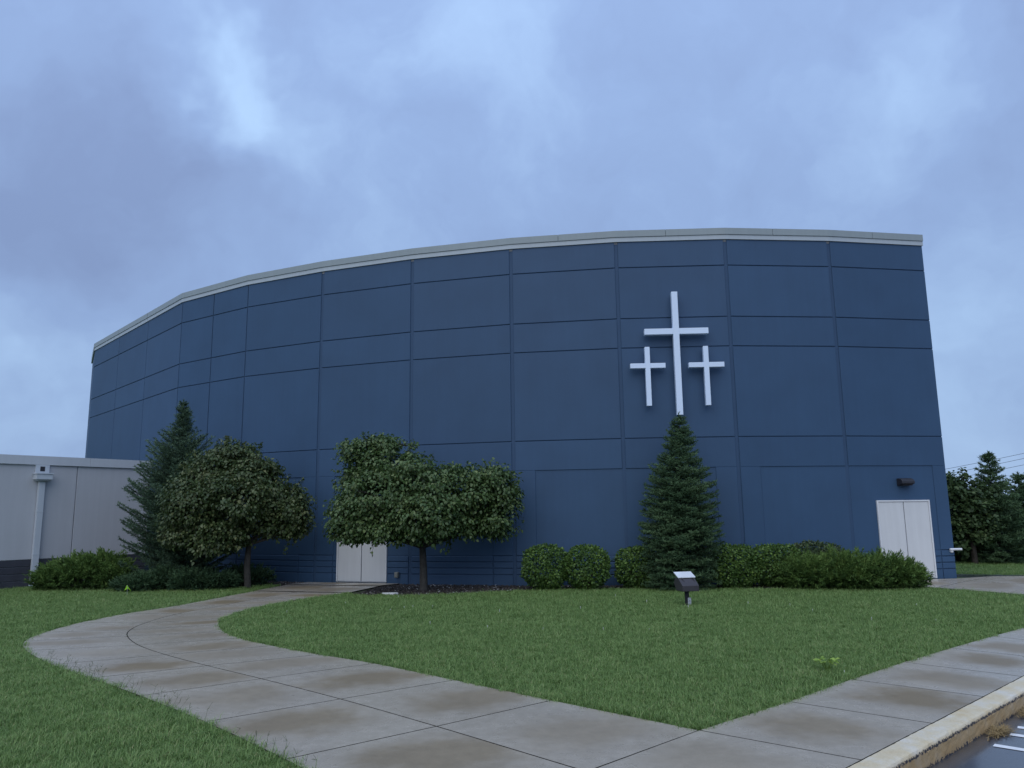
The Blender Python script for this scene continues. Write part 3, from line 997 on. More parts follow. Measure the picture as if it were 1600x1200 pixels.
# short white pipe with a round flange at the right corner
Pp = v3(PT[-1], 0); q = on_plane(1487, 861.5, Pp + v3(ni_, 0) * .03, v3(ni_, 0))
pr_ = empty('wall_pipe', q); tag(pr_, 'short white pipe sticking out at the right corner of the blue wall', 'pipe')
m2 = MB(); m2.tube([q - N_ * .06, q + N_ * .03], [.035, .035], 14); m2.build('flange', M['white_pipe'], pr_, True)
m2 = MB(); up = np.array([0, 0, .055]); m2.tube([q + N_ * .01, q + N_ * .01 + up], [.022, .022], 10); m2.build('bracket', M['white_pipe'], pr_)
m2 = MB(); m2.tube([q + up - X * .06 + N_ * .02, q + up + X * .28 + N_ * .04], [.030, .030], 12); m2.build('pipe', M['white_pipe'], pr_)

# ------------------------------------------------------------------ left wing
HW = 3.79
wa = np.array([G(0, 710.2, HW)[:2], G(131, 715.4, HW)[:2], G(233, 721.3, HW)[:2]])
wd_ = np.array([math.cos(math.radians(52)), math.sin(math.radians(52))])
wc = G(64, 712.7, HW)[:2]
wn_ = np.array([wd_[1], -wd_[0]])
W0 = wc - wd_ * 9.0
wlen = 9.0 + 3.35
wing = empty('annex_building', v3(W0 + wd_ * 6 - wn_ * 3, 0)); tag(wing, 'low pale grey annex with charcoal base joined to the left of the blue hall', 'building')
m2 = MB(); off = .05
m2.prism([tuple(W0 - wn_ * off), tuple(W0 + wd_ * wlen - wn_ * off), tuple(W0 + wd_ * wlen - wn_ * 7), tuple(W0 - wn_ * 9)], -.2, HW - .1)
m2.build('wall', M['wing'], wing)
m2 = MB(); m2.prism([tuple(W0 - wn_ * .06), tuple(W0 + wd_ * wlen - wn_ * .06), tuple(W0 + wd_ * wlen - wn_ * 7), tuple(W0 - wn_ * 9)], HW - .098, HW - .06)
m2.build('roof', M['roof'], wing)
nn = v3(wn_, 0)
jx = float(np.dot(on_plane(117, 790, v3(W0, 0), nn)[:2] - W0, wd_))
zt = HW - .26
js = [0, jx - 6.1, jx - 3.05 * 1.0 + -.0, jx, wlen]
js = [0, jx - 6.0, jx, wlen]
for u0, u1 in zip(js[:-1], js[1:]):
    panel(W0, wd_, wn_, u0 + .011, u1 - .011, .80, zt + .06, .07, 0, 'panel', M['wing'], wing)
    for kz in range(4):
        panel(W0, wd_, wn_, u0 + .008, u1 - .008, kz * .197 + (-.1 if kz == 0 else .012), (kz + 1) * .197 - .004, .07, -.008, 'base_course', M['charcoal'], wing)
fj = float(np.dot(on_plane(140, 720, v3(W0, 0), nn)[:2] - W0, wd_))
for u0, u1 in ((0, fj - 3.6), (fj - 3.6, fj), (fj, wlen)):
    m2 = MB(); a = W0 + wd_ * (u0 + .003); b = W0 + wd_ * (u1 - .003)
    m2.prism([tuple(a + wn_ * .06), tuple(b + wn_ * .06), tuple(b - wn_ * .35), tuple(a - wn_ * .35)], zt, HW)
    m2.build('fascia', M['wing_fascia'], wing)

# downspout with its collector box
qt = on_plane(67.5, 742, v3(W0, 0) + nn * .1, nn); sb = float(np.dot(qt[:2] - W0, wd_))
qb = on_plane(51, 912, v3(W0, 0) + nn * .1, nn); sb2 = float(np.dot(qb[:2] - W0, wd_)); sb = (sb + sb2) / 2
spx = W0 + wd_ * sb
ds = empty('downspout', v3(spx + wn_ * .08, 0)); tag(ds, 'pale square downspout with collector box on the annex wall', 'downspout')
TX = v3(wd_, 0); Zv = np.array([0, 0, 1.0])


def wbox(s_0, s_1, o0, o1, z_0, z_1, nm, mat, par, bev=.004):
    mm_ = MB(); mm_.box(v3(spx + wd_ * (s_0 + s_1) / 2 + wn_ * (o0 + o1) / 2, (z_0 + z_1) / 2), TX * (s_1 - s_0) / 2, -nn * (o1 - o0) / 2, Zv * (z_1 - z_0) / 2)
    return mm_.build(nm, mat, par, False, bev)


wbox(-.19, .19, .001, .06, 3.28, zt - .004, 'scupper_plate', M['spout'], ds)
wbox(-.065, .065, .061, .064, 3.34, zt - .05, 'scupper_opening', M['dark_metal'], ds, 0)
cb = MB(); V = []
for (hx, o1, z) in ((.15, .21, 3.05), (.215, .27, 3.10), (.215, .27, 3.245), (.235, .29, 3.25), (.235, .29, 3.285)):
    for (sx, o) in ((-hx, .002), (hx, .002), (hx, o1), (-hx, o1)): V.append(v3(spx + wd_ * sx + wn_ * o, z))
F = [(0, 1, 2, 3), (19, 18, 17, 16)]
for r in range(4):
    for k in range(4):
        k2 = (k + 1) % 4; F.append((4 * r + k, 4 * r + 4 + k, 4 * r + 4 + k2, 4 * r + k2))
cb.add(V, F); cb.build('collector_box', M['spout'], ds)
for (z_0, z_1) in ((2.17, 3.05), (.95, 2.165), (.10, .945)):
    wbox(-.082, .082, .02, .135, z_0 + .003, z_1, 'pipe_section', M['spout'], ds)
for zz in (2.15, .93):
    wbox(-.088, .088, .015, .141, zz, zz + .028, 'strap', M['spout'], ds, .002)
wbox(-.086, .086, .015, .145, -.04, .10, 'boot', M['white'], ds)

# ------------------------------------------------------------------ plants: generators


def unit(a): return a / (np.linalg.norm(a, axis=-1, keepdims=True) + 1e-9)


LEAF_V = np.array([(0, 0, 0), (.36, .22, .10), (.30, .60, .07), (0, 1.0, -.10), (-.30, .60, .07), (-.36, .22, .10), (0, .45, -.02)])
LEAF_F = np.array([(0, 1, 6), (1, 2, 6), (2, 3, 6), (3, 4, 6), (4, 5, 6), (5, 0, 6)])
SM_V = np.array([(0, 0, 0), (.30, .5, .06), (0, 1.0, 0), (-.30, .5, .06)])
SM_F = np.array([(0, 1, 2), (0, 2, 3)])


def leaves(name, P, T, Nn, size, tint, tv, tf):
    T = unit(T); X = unit(np.cross(T, Nn)); Z = np.cross(X, T)
    s = size[:, None, None]
    V = P[:, None] + s * (tv[None, :, 0:1] * X[:, None] + tv[None, :, 1:2] * T[:, None] + tv[None, :, 2:3] * Z[:, None])
    F = (tf[None] + len(tv) * np.arange(len(P))[:, None, None]).reshape(-1, 3)
    return np_mesh(name, V.reshape(-1, 3), F, np.repeat(np.clip(tint, 0, 1), len(tv)))


def needles(P0, Dv, Ln, per, nlen, nwid, spread, tint):
    """thin pointed needles along twig segments"""
    k = len(P0)
    t = rng.random((k, per)) ** .8
    base = P0[:, None] + Dv[:, None] * (Ln[:, None] * t)[..., None]
    dirs = unit(Dv[:, None] * (1 - spread * .45) + rng.normal(0, spread, (k, per, 3)))
    l = nlen * rng.uniform(.6, 1.2, (k, per))[..., None]
    side = unit(np.cross(dirs, rng.normal(0, 1, (k, per, 3)))) * nwid
    V = np.stack([base - side, base + side, base + dirs * l], 2).reshape(-1, 3)
    F = np.arange(len(V)).reshape(-1, 3)
    tt = np.repeat(np.clip(np.repeat(tint, per) + rng.normal(0, .12, k * per), 0, 1), 3)
    return V, F, tt


def spruce(name, base, H, prof, label, mat, seed, dens=1.0, per=13, group=None, gap=0.0, lean=(0, 0), nl=.07, nw=.008, limit=None, up=.25, sag=.30):
    """prof: list of (height fraction, radius)"""
    r = np.random.default_rng(seed)
    root = empty(name, base); tag(root, label, 'tree', group)
    hf = np.array([q[0] for q in prof]); rr_ = np.array([q[1] for q in prof])
    top = np.array(base) + np.array([lean[0], lean[1], H])
    mb = MB(); ax = lambda f: np.array(base) + (top - np.array(base)) * f
    mb.tube([ax(f) for f in (-.02, .15, .4, .7, .98)], [.035 * H * q for q in (.62, .5, .36, .2, .04)], 9)
    P0 = []; Dv = []; Ln = []; tn = []
    z = .03
    while z < .985:
        R = float(np.interp(z, hf, rr_))
        nb = max(4, int((4 + 8 * min(1, R)) * dens)) if z < .93 else 4
        ph = r.uniform(0, 7)
        for b in range(nb):
            az = ph + 2 * math.pi * (b + r.uniform(-.3, .3)) / nb
            Rb = R * r.uniform(.86, 1.10)
            if r.random() < gap: Rb *= r.uniform(.45, .8)
            zz = min(.985, z + r.uniform(-.012, .012))
            o = ax(zz); slope = up * (.3 + 1.6 * zz) + r.normal(0, .1)
            bd = np.array([math.cos(az), math.sin(az), 0])
            ns = max(3, int(Rb / .085)); pts = []
            for j in range(ns + 1):
                f = j / ns
                q = o + bd * Rb * f + np.array([0, 0, Rb * (slope * f - sag * f + .22 * f ** 2.2)])
                pts.append(q)
            if Rb > .3 and z < .8: mb.tube([pts[0], pts[ns // 2], pts[-1]], [.012 + .010 * (1 - z), .009, .003], 4, False)
            bt = r.normal(.45, .2)
            for j in range(1, ns + 1):
                f = j / ns; d = pts[j] - pts[j - 1]; d = d / np.linalg.norm(d)
                sd = np.cross(d, [0, 0, 1.0]); sd /= np.linalg.norm(sd) + 1e-9
                if f > .25 or r.random() < .5:
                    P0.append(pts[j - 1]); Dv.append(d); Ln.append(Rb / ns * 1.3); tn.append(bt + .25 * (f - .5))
                tl = (.10 + .26 * min(1, Rb) * (1 - f) ** .6) * r.uniform(.7, 1.2)
                for sg in (-1, 1):
                    if f < .18 and r.random() < .6: continue
                    td = d * .75 + sd * sg * .8 + np.array([0, 0, r.normal(.05, .18)]); td /= np.linalg.norm(td)
                    nseg = max(1, int(tl / .11))
                    for s_ in range(nseg):
                        P0.append(pts[j] + td * tl * s_ / nseg + np.array([0, 0, -.02 * s_])); Dv.append(td); Ln.append(tl / nseg * 1.2)
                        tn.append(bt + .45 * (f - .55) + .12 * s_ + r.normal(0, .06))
        z += (.10 + .10 * min(1, R)) / H / dens ** .4
    # leader
    for f in np.linspace(.95, 1.0, 6):
        P0.append(ax(f)); Dv.append(np.array([0, 0, 1.0])); Ln.append(.1); tn.append(.5)
    P0 = np.array(P0); Dv = np.array(Dv); Ln = np.array(Ln); tn = np.array(tn)
    if limit is not None:
        ok = limit(P0 + Dv * .1); P0, Dv, Ln, tn = P0[ok], Dv[ok], Ln[ok], tn[ok]
    mb.build('trunk', M['dark_bark'], root, True)
    V, F, tt = needles(P0, Dv, Ln, per, nl, nw, .55, tn)
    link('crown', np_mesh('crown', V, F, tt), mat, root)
    return root


def broadleaf(name, base, fork, lobes, label, mat, seed, n_clump, per, size, trunk_r, group=None, limit=None, clump_r=.34, droop=.7, tv=LEAF_V, tf=LEAF_F, trunk_mat='bark', sprigs=9):
    """lobes: (centre xyz, radii xyz, weight)"""
    r = np.random.default_rng(seed)
    root = empty(name, base); tag(root, label, 'tree', group)
    base = np.array(base, float); fork = np.array(fork, float)
    mb = MB()
    mid = (base + fork) / 2 + np.array([r.normal(0, .02), r.normal(0, .02), 0])
    mb.tube([base - np.array([0, 0, .08]), base + np.array([0, 0, .06]), mid, fork], [trunk_r * 1.5, trunk_r * 1.12, trunk_r, trunk_r * .85], 12)
    wts = np.array([l[2] for l in lobes], float); wts /= wts.sum()
    P = []; O = []; tn = []
    cen = np.mean([l[0] for l in lobes], 0)
    for li, (c, rad, _) in enumerate(lobes):
        c = np.array(c, float); rad = np.array(rad, float)
        # limb into the lobe with a few side branches
        k1 = fork + (c - fork) * .45 + np.array([r.normal(0, .05), r.normal(0, .05), -.04])
        mb.tube([fork - np.array([0, 0, .05]), k1, c], [trunk_r * .55, trunk_r * .38, trunk_r * .15], 6, False)
        nc = max(3, int(n_clump * wts[li]))
        dirs = unit(r.normal(0, 1, (nc, 3)))
        rd = r.uniform(.35, 1.0, nc) ** .6
        cc = c + dirs * rad * rd[:, None]
        for j in range(nc):
            if r.random() < .15: mb.tube([k1 * .3 + c * .7, (c + cc[j]) / 2 + np.array([0, 0, -.03]), cc[j]], [trunk_r * .2, trunk_r * .13, trunk_r * .05], 4, False)
            m_ = int(per * r.uniform(.6, 1.3)); cr = clump_r * r.uniform(.6, 1.15)
            q = unit(r.normal(0, 1, (m_, 3))) * (r.random((m_, 1)) ** .45) * cr * np.array([1.15, 1.15, .62])
            P.append(cc[j] + q); o = unit(q / cr + dirs[j] * .6 + np.array([0, 0, .35])); O.append(o)
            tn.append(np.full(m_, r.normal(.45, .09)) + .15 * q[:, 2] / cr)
    # stray shoots that break the outline
    for (c, rad, _) in lobes:
        c = np.array(c, float); rad = np.array(rad, float)
        for j in range(sprigs):
            d_ = unit(r.normal(0, 1, 3) * np.array([1, .6, .8]) + np.array([0, 0, .35])); st_ = c + d_ * rad * .92; ln_s = r.uniform(.15, .42); m_ = int(5 + ln_s * 34)
            f_ = np.sort(r.random(m_))[:, None]
            q = st_ + d_ * ln_s * f_ + np.array([0, 0, -.12]) * f_ ** 2 * ln_s + r.normal(0, .035, (m_, 3))
            mb.tube([c + d_ * rad * .5, st_, st_ + d_ * ln_s * .9 + np.array([0, 0, -.1 * ln_s])], [.010, .007, .003], 4, False)
            P.append(q); O.append(unit(d_ + r.normal(0, .5, (m_, 3)) + np.array([0, 0, .3]))); tn.append(np.full(m_, r.normal(.5, .12)))
    P = np.concatenate(P); O = np.concatenate(O); tn = np.concatenate(tn)
    if limit is not None:
        ok = limit(P); P, O, tn = P[ok], O[ok], tn[ok]
    k = len(P)
    T = O * .55 + np.array([0, 0, -droop]) + r.normal(0, .38, (k, 3))
    Nn = O * .8 + np.array([0, 0, .55]) + r.normal(0, .38, (k, 3))
    tn = tn + r.normal(0, .17, k); tn[r.random(k) < .02] = 1  # wider tint spread, a few leaves at the lightest: highlights put into the colour
    mb.build('trunk', M[trunk_mat], root, True)
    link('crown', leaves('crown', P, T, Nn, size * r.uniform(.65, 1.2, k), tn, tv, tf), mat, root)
    return root


def front_of_wall(P): return P[:, 1] < wall_y(P[:, 0]) - .06


def px(x, y, Y):  # helper: point at depth Y
    return D(x, y, Y)


# ------------------------------------------------------------------ conifers in front of the wall
Yc = 19.75
b0 = D(1063, 918, Yc); b0[2] = 0
tp = D(1061, 650, Yc); Hc = tp[2]; S_ = Yc / 1200 * 1.015
pr = [(918, 50), (890, 58), (869, 60), (845, 64), (821, 61), (797, 58), (775, 54), (756, 49), (737, 38), (720, 31), (706, 21), (694, 23), (681, 16), (664, 9), (650, 1)]
prof = sorted([(max(0, D(1062, y, Yc)[2] / Hc), wpx * S_ * .93) for y, wpx in pr])
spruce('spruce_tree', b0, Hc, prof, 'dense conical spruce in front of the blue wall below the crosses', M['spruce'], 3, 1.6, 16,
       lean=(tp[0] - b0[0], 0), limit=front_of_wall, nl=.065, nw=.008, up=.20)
Ys = 22.6
b1 = D(280, 915, Ys); b1[2] = 0
tp = D(287, 630, Ys); Hs = tp[2]; S1 = Ys / 1200
pr = [(915, 72), (880, 84), (846, 86), (798, 77), (770, 66), (736, 52), (713, 36), (695, 28), (684, 15), (671, 13), (657, 10), (640, 4), (630, 1)]
prof = sorted([(max(0, D(280, y, Ys)[2] / Hs), wpx * S1 * .97) for y, wpx in pr])


def spr_lim(P):
    s = np.dot(P[:, :2] - W0, wd_); o = np.dot(P[:, :2] - W0, wn_)
    return front_of_wall(P) & ~((o < .1) & (P[:, 2] < HW + .05) & (s < wlen))


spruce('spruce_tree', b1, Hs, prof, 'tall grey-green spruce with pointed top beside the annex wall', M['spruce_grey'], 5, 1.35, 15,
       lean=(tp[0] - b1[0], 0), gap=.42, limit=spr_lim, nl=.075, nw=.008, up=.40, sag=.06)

# ------------------------------------------------------------------ broadleaf trees


def lobe(x, y, rx, ry, Y, ryd=None, w=1.0):
    s = Y / 1200; c = D(x, y, Y)
    return (c, (rx * s, (ryd if ryd else min(rx, ry) * s), ry * s), w * rx * ry)


Yt = 20.3
b2 = D(662, 917, Yt); b2[2] = 0
L2 = [lobe(612, 730, 58, 34, Yt), lobe(562, 755, 26, 40, Yt), lobe(600, 775, 60, 48, Yt - .5, 1.0), lobe(668, 752, 52, 36, Yt - .3, 1.0), lobe(722, 768, 58, 38, Yt, .9),
      lobe(772, 752, 28, 24, Yt, .6), lobe(755, 795, 40, 40, Yt, .8), lobe(560, 808, 40, 30, Yt - .4, .7), lobe(665, 805, 62, 36, Yt - .8, .8), lobe(712, 818, 44, 24, Yt, .6),
      lobe(603, 695, 40, 10, Yt, .4, 1.4), lobe(552, 706, 12, 16, Yt, .3, 1.4), lobe(785, 775, 20, 36, Yt, .5), lobe(560, 825, 36, 20, Yt - .6, .5, 1.5), lobe(600, 822, 40, 22, Yt - .6, .6, 1.2), lobe(640, 835, 40, 14, Yt - .7, .5, 1.2), lobe(770, 818, 22, 22, Yt, .5), lobe(538, 800, 18, 24, Yt - .5, .4, 1.5)]
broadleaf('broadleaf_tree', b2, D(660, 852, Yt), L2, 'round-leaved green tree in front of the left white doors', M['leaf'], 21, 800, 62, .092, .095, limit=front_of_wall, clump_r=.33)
Yo = 21.6
b3 = D(387, 915, Yo); b3[2] = 0
L3 = [lobe(372, 712, 26, 22, Yo, .5, 1.2), lobe(340, 735, 50, 30, Yo, .8), lobe(390, 740, 44, 34, Yo, .8), lobe(318, 770, 50, 36, Yo - .4, .9), lobe(375, 780, 60, 38, Yo - .6, .9),
      lobe(435, 785, 40, 36, Yo, .8), lobe(298, 812, 34, 30, Yo - .3, .7), lobe(345, 828, 48, 26, Yo - .4, .8), lobe(455, 800, 26, 34, Yo, .6), lobe(425, 822, 26, 18, Yo, .5), lobe(352, 708, 10, 12, Yo, .3), lobe(285, 835, 26, 16, Yo - .5, .5, 1.3), lobe(330, 848, 40, 14, Yo - .6, .6, 1.2), lobe(460, 825, 18, 14, Yo, .4), lobe(300, 790, 40, 30, Yo - .7, .6)]
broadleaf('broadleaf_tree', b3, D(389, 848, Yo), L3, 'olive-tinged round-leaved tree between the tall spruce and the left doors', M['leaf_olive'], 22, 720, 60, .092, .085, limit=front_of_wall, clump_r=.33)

# ------------------------------------------------------------------ clipped bushes


def bush(x, ytop, wpx, Y, label, seed, mat='box', ybase=919, squash=.85, yc=None):
    r = np.random.default_rng(seed)
    s = Y / 1200
    c = D(x, ybase, Y); top = D(x, ytop, Y)[2]
    base = np.array([c[0], Y, 0.0]); h = top; rx = wpx * s / 2; ry = rx * squash
    root = empty('clipped_bush', base); tag(root, label, 'bush', 'clipped bushes along the blue wall')
    mb = MB()
    for k in range(7):
        a = r.uniform(0, 6.3); e = base + np.array([math.cos(a) * rx * .5, math.sin(a) * ry * .5, h * .55])
        mb.tube([base + np.array([math.cos(a) * .06, math.sin(a) * .06, -.05]), (base + e) / 2, e], [.018, .014, .006], 5, False)
    mb.build('stem', M['dark_bark'], root)
    n = int(5200 * (wpx / 66) ** 1.6)
    d = unit(r.normal(0, 1, (n, 3)))
    p_ = 2.9
    k = (np.abs(d) ** p_).sum(1) ** (-1 / p_)
    lump = 1 + r.exponential(.018, n) + .05 * np.sin(d[:, 0] * 5 + seed) * np.cos(d[:, 2] * 4 + seed * 2) + .03 * np.sin(d[:, 1] * 9 + d[:, 0] * 7)
    rad = np.where(r.random(n) < .72, r.normal(.965, .042, n), r.uniform(.5, .95, n))
    hz = h * .49
    P = d * (k * rad * lump)[:, None] * np.array([rx, ry, hz]) + base + np.array([0, 0, h * .53])
    low = (P[:, 2] - base[2]) / h
    P[:, :2] = base[:2] + (P[:, :2] - base[:2]) * (1 - .22 * np.clip(.35 - low, 0, 1) / .35)[:, None]
    T = d * .5 + r.normal(0, .6, (n, 3)) + np.array([0, 0, -.1]); Nn = d + r.normal(0, .45, (n, 3)) + np.array([0, 0, .3])
    nz = np.sin(P[:, 0] * 7 + seed) * np.sin(P[:, 2] * 6) * .12
    tn = r.normal(.45, .2, n) + nz
    link('foliage', leaves('foliage', P, T, Nn, .062 * r.uniform(.7, 1.3, n), tn, SM_V * np.array([1.25, 1, 1]), SM_F), M[mat], root)
    return root


bush(853, 855.5, 67, 20.1, 'rounded clipped bush nearest the right-hand broadleaf tree, leftmost of its row', 1)
bush(917.5, 856, 65, 20.05, 'rounded clipped bush second from the left in the row', 2)
bush(995, 858, 60, 20.25, 'clipped bush tucked against the left side of the dense conical spruce', 3)
bush(1151, 854.5, 71, 19.95, 'rounded clipped bush right of the dense conical spruce', 4)
bush(1215, 854, 72, 20.1, 'clipped bush between another bush and the wide spreading juniper', 5)
bush(1281, 850.5, 80, 20.25, 'dark clipped bush rising behind the wide spreading juniper', 6, 'box_dark')

# ------------------------------------------------------------------ junipers


def juniper(lobes, base, label, seed, n, mat='juniper', nl=.085):
    """lobes: (centre, radii); feathery sprays pointing out and slightly up"""
    r = np.random.default_rng(seed)
    root = empty('juniper_shrub', base); tag(root, label, 'shrub', 'spreading junipers by the walls')
    mb = MB()
    vol = np.array([np.prod(l[1]) ** (2 / 3) for l in lobes]); vol /= vol.sum()
    P0 = []; Dv = []; tn = []
    for (c, rad), f in zip(lobes, vol):
        c = np.array(c); rad = np.array(rad); m_ = int(n * f)
        mb.tube([np.array(base) + np.array([0, 0, -.04]), (np.array(base) + c) / 2, c], [.03, .02, .008], 5, False)
        d = unit(r.normal(0, 1, (m_, 3))); d[:, 2] = np.abs(d[:, 2]) * np.where(r.random(m_) < .7, 1, -.8)
        rd = np.where(r.random(m_) < .7, r.uniform(.8, 1.0, m_), r.uniform(.35, .8, m_)) * (1 + .26 * np.sin(d[:, 0] * 7 + seed) * np.sin(d[:, 1] * 6 + d[:, 2] * 11))
        q = c + d * rad * rd[:, None]
        ok = q[:, 2] > .03
        q = q[ok]; d = d[ok]
        P0.append(q); Dv.append(unit(d * np.array([1, 1, .7]) + r.normal(0, .3, d.shape) + np.array([0, 0, .28]))); tn.append(.34 + .2 * d[:, 2] + r.normal(0, .14, len(q)) + .18 * np.sin(q[:, 0] * 9) * np.sin(q[:, 2] * 13 + q[:, 1] * 5))
    P0 = np.concatenate(P0); Dv = np.concatenate(Dv); tn = np.concatenate(tn)
    ok = P0[:, 1] < wall_y(P0[:, 0]) - .06
    P0, Dv, tn = P0[ok], Dv[ok], tn[ok]
    V, F, tt = needles(P0, Dv, np.full(len(P0), 1.0) * r.uniform(.08, .24, len(P0)), 15, nl, .011, .36, tn)
    mb.build('stem', M['dark_bark'], root)
    link('foliage', np_mesh('foliage', V, F, tt), M[mat], root)


def jl(x, ytop, wpx, Y, ydep=.7):
    s = Y / 1200; c = D(x, 900, Y); t = D(x, ytop, Y)[2]
    return (np.array([c[0], Y, t * .45]), (wpx * s / 2, ydep, t * .55))


Yj = 19.5
juniper([jl(1268, 872, 70, Yj), jl(1312, 868, 66, Yj), jl(1350, 872, 60, Yj - .1, .75), jl(1388, 871, 62, Yj, .7), jl(1414, 880, 44, Yj, .5), jl(1245, 880, 40, Yj, .5), jl(1330, 884, 90, Yj - .25, .6), jl(1405, 890, 60, Yj - .2, .5), jl(1425, 886, 26, Yj, .4)],
        D(1340, 918, Yj) * np.array([1, 1, 0]), 'wide spreading juniper in front of the right white doors', 31, 5200)
Yl = 22.0
juniper([jl(92, 884, 56, Yl), jl(130, 872, 70, Yl, .8), jl(165, 868, 56, Yl + .2, .7), jl(75, 894, 30, Yl, .4), jl(185, 882, 44, Yl, .6)],
        D(125, 918, Yl) * np.array([1, 1, 0]), 'bright green spreading juniper against the annex base', 32, 3600)
Yl2 = 21.3
juniper([jl(228, 902, 56, Yl2, .5), jl(262, 892, 50, Yl2 + .2, .5), jl(300, 896, 60, Yl2, .5), jl(338, 900, 56, Yl2 + .2, .5), jl(200, 907, 30, Yl2, .3)],
        D(275, 918, Yl2) * np.array([1, 1, 0]), 'low dark juniper at the foot of the tall spruce', 33, 3000, 'spruce')
juniper([jl(398, 893, 44, 22.7, .4), jl(376, 890, 40, 22.8, .4)],
        D(392, 918, 22.7) * np.array([1, 1, 0]), 'small dark juniper behind the trunk of the olive-tinged tree', 34, 900, 'spruce')

# ------------------------------------------------------------------ floodlight on the lawn
fb_ = G(1074, 946)
fl = empty('floodlight', fb_); tag(fl, 'dark box floodlight on a short post in the lawn, aimed at the crosses', 'floodlight')
Yf = fb_[1]; sf = Yf / 1200
ang = math.radians(14); ex = np.array([math.cos(ang), math.sin(ang), 0]); ey = np.array([-math.sin(ang), math.cos(ang), 0]); ez = np.array([0, 0, 1.0])
o = np.array(fb_)


def fp(a, b, c): return o + ex * a + ey * b + ez * c


# housing: a wedge, low front (towards the camera), its glass side facing up and back to the wall
m2 = MB(); hw = .185
sec = [(-.20, .30), (-.20, .415), (-.03, .545), (.14, .56), (.20, .44), (.10, .30)]     # (back distance, height)
V = [fp(-hw, b, c) for b, c in sec] + [fp(hw, b, c) for b, c in sec]; k = len(sec)
m2.add(V, [tuple(range(k)), tuple(range(2 * k - 1, k - 1, -1))] + [(j, k + j, k + (j + 1) % k, (j + 1) % k) for j in range(k)])
m2.build('housing', M['bronze'], fl, False, .008)
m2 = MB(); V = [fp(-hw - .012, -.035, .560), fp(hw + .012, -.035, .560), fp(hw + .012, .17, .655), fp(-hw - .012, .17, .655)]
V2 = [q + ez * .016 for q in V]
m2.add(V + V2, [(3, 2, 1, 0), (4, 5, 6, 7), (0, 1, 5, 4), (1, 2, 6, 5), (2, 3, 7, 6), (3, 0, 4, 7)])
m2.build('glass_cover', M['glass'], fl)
for sx in (-.12, .12):
    m2 = MB(); m2.tube([fp(sx, -.03, .562), fp(sx + .02, -.085, .508), fp(sx + .03, -.12, .475)], [.008, .007, .003], 6); m2.build('clip', M['dark_metal'], fl)
m2 = MB(); m2.box(fp(0, 0, .14), ex * .037, ey * .03, ez * .17); m2.build('post', M['dark_metal'], fl, False, .004)
m2 = MB(); m2.box(fp(.03, -.045, .075), ex * .034, ey * .014, ez * .085); bxo = m2.build('outlet_box', M['galv'], fl, False, .004)
m2 = MB(); m2.tube([fp(.03, -.062, .095), fp(.03, -.057, .095)], [.01, .01], 10); m2.build('socket', M['dark_metal'], bxo).matrix_parent_inverse = Matrix.Identity(4)
m2 = MB(); m2.tube([fp(-.02, -.03, .30), fp(-.07, -.05, .22), fp(-.055, -.05, .12), fp(-.01, -.05, .02), fp(.01, -.07, -.03)], [.006] * 5, 6); m2.build('cable', M['cable'], fl, True)
m2 = MB(); m2.tube([o + ez * -.03, o + ez * .012], [.14, .12], 18); m2.build('soil_ring', M['mulch'], fl)

# ------------------------------------------------------------------ marker flag, white block, weed, straw
qf = G(198, 931)
fg = empty('marker_flag', qf); tag(fg, 'small lime green marker flag in the grass by the juniper', 'flag')
s = qf[1] / 1200
m2 = MB(); m2.tube([qf + np.array([0, 0, -.04]), qf + np.array([.01, 0, .15]), qf + np.array([.0, 0, .27])], [.003] * 3, 5); m2.build('wire', M['galv'], fg)
m2 = MB(); A = qf + np.array([-.01, 0, .27]); V = [A, A + np.array([.10, .02, -.16]), A + np.array([-.07, .01, -.14]), A + np.array([.02, .03, -.09])]
V = V + [q + np.array([0, .003, 0]) for q in V]
m2.add(V, [(0, 2, 3), (0, 3, 1), (4, 7, 6), (4, 5, 7), (2, 6, 7, 3), (3, 7, 5, 1), (0, 4, 6, 2), (0, 1, 5, 4)]); m2.build('flag', M['flag'], fg)

qs = G(609, 929)
m2 = MB(); n = 14
top_ = [qs + np.array([math.cos(a) * .19 * (1 + .15 * math.sin(3 * a)), math.sin(a) * .13 * (1 + .2 * math.cos(2 * a)), .045]) for a in np.linspace(0, 2 * math.pi, n, endpoint=False)]
bot_ = [q + (q - qs) * np.array([.12, .12, 0]) - np.array([0, 0, .09]) for q in top_]
m2.add(top_ + bot_, [tuple(range(n)), tuple(range(2 * n - 1, n - 1, -1))] + [(n + j, n + (j + 1) % n, (j + 1) % n, j) for j in range(n)])
tag(m2.build('stone', M['stone'], None, False, .012), 'flat white stone at the edge of the bed before the left doors', 'stone')

qw = G(1293, 1049)
wroot2 = empty('weed', qw); tag(wroot2, 'yellow-green broad-leaved weed in the lawn near the sidewalk', 'weed')
k = 26; a = rng.uniform(0, 6.3, k); rr0 = rng.uniform(.02, .13, k)
P = np.stack([qw[0] + np.cos(a) * rr0, qw[1] + np.sin(a) * rr0, rng.uniform(.09, .17, k)], 1)
T = np.stack([np.cos(a), np.sin(a), rng.normal(0, .2, k)], 1); Nn = np.tile([0, 0, 1.0], (k, 1)) + rng.normal(0, .35, (k, 3))
link('leaf', leaves('leaf', P, T, Nn, rng.uniform(.05, .085, k), rng.uniform(0, 1, k), LEAF_V, LEAF_F), M['weed'], wroot2)
m2 = MB()
for j in range(0, k, 2): m2.tube([qw + np.array([0, 0, -.03]), P[j]], [.004, .002], 4, False)
m2.build('stem', M['weed'], wroot2)


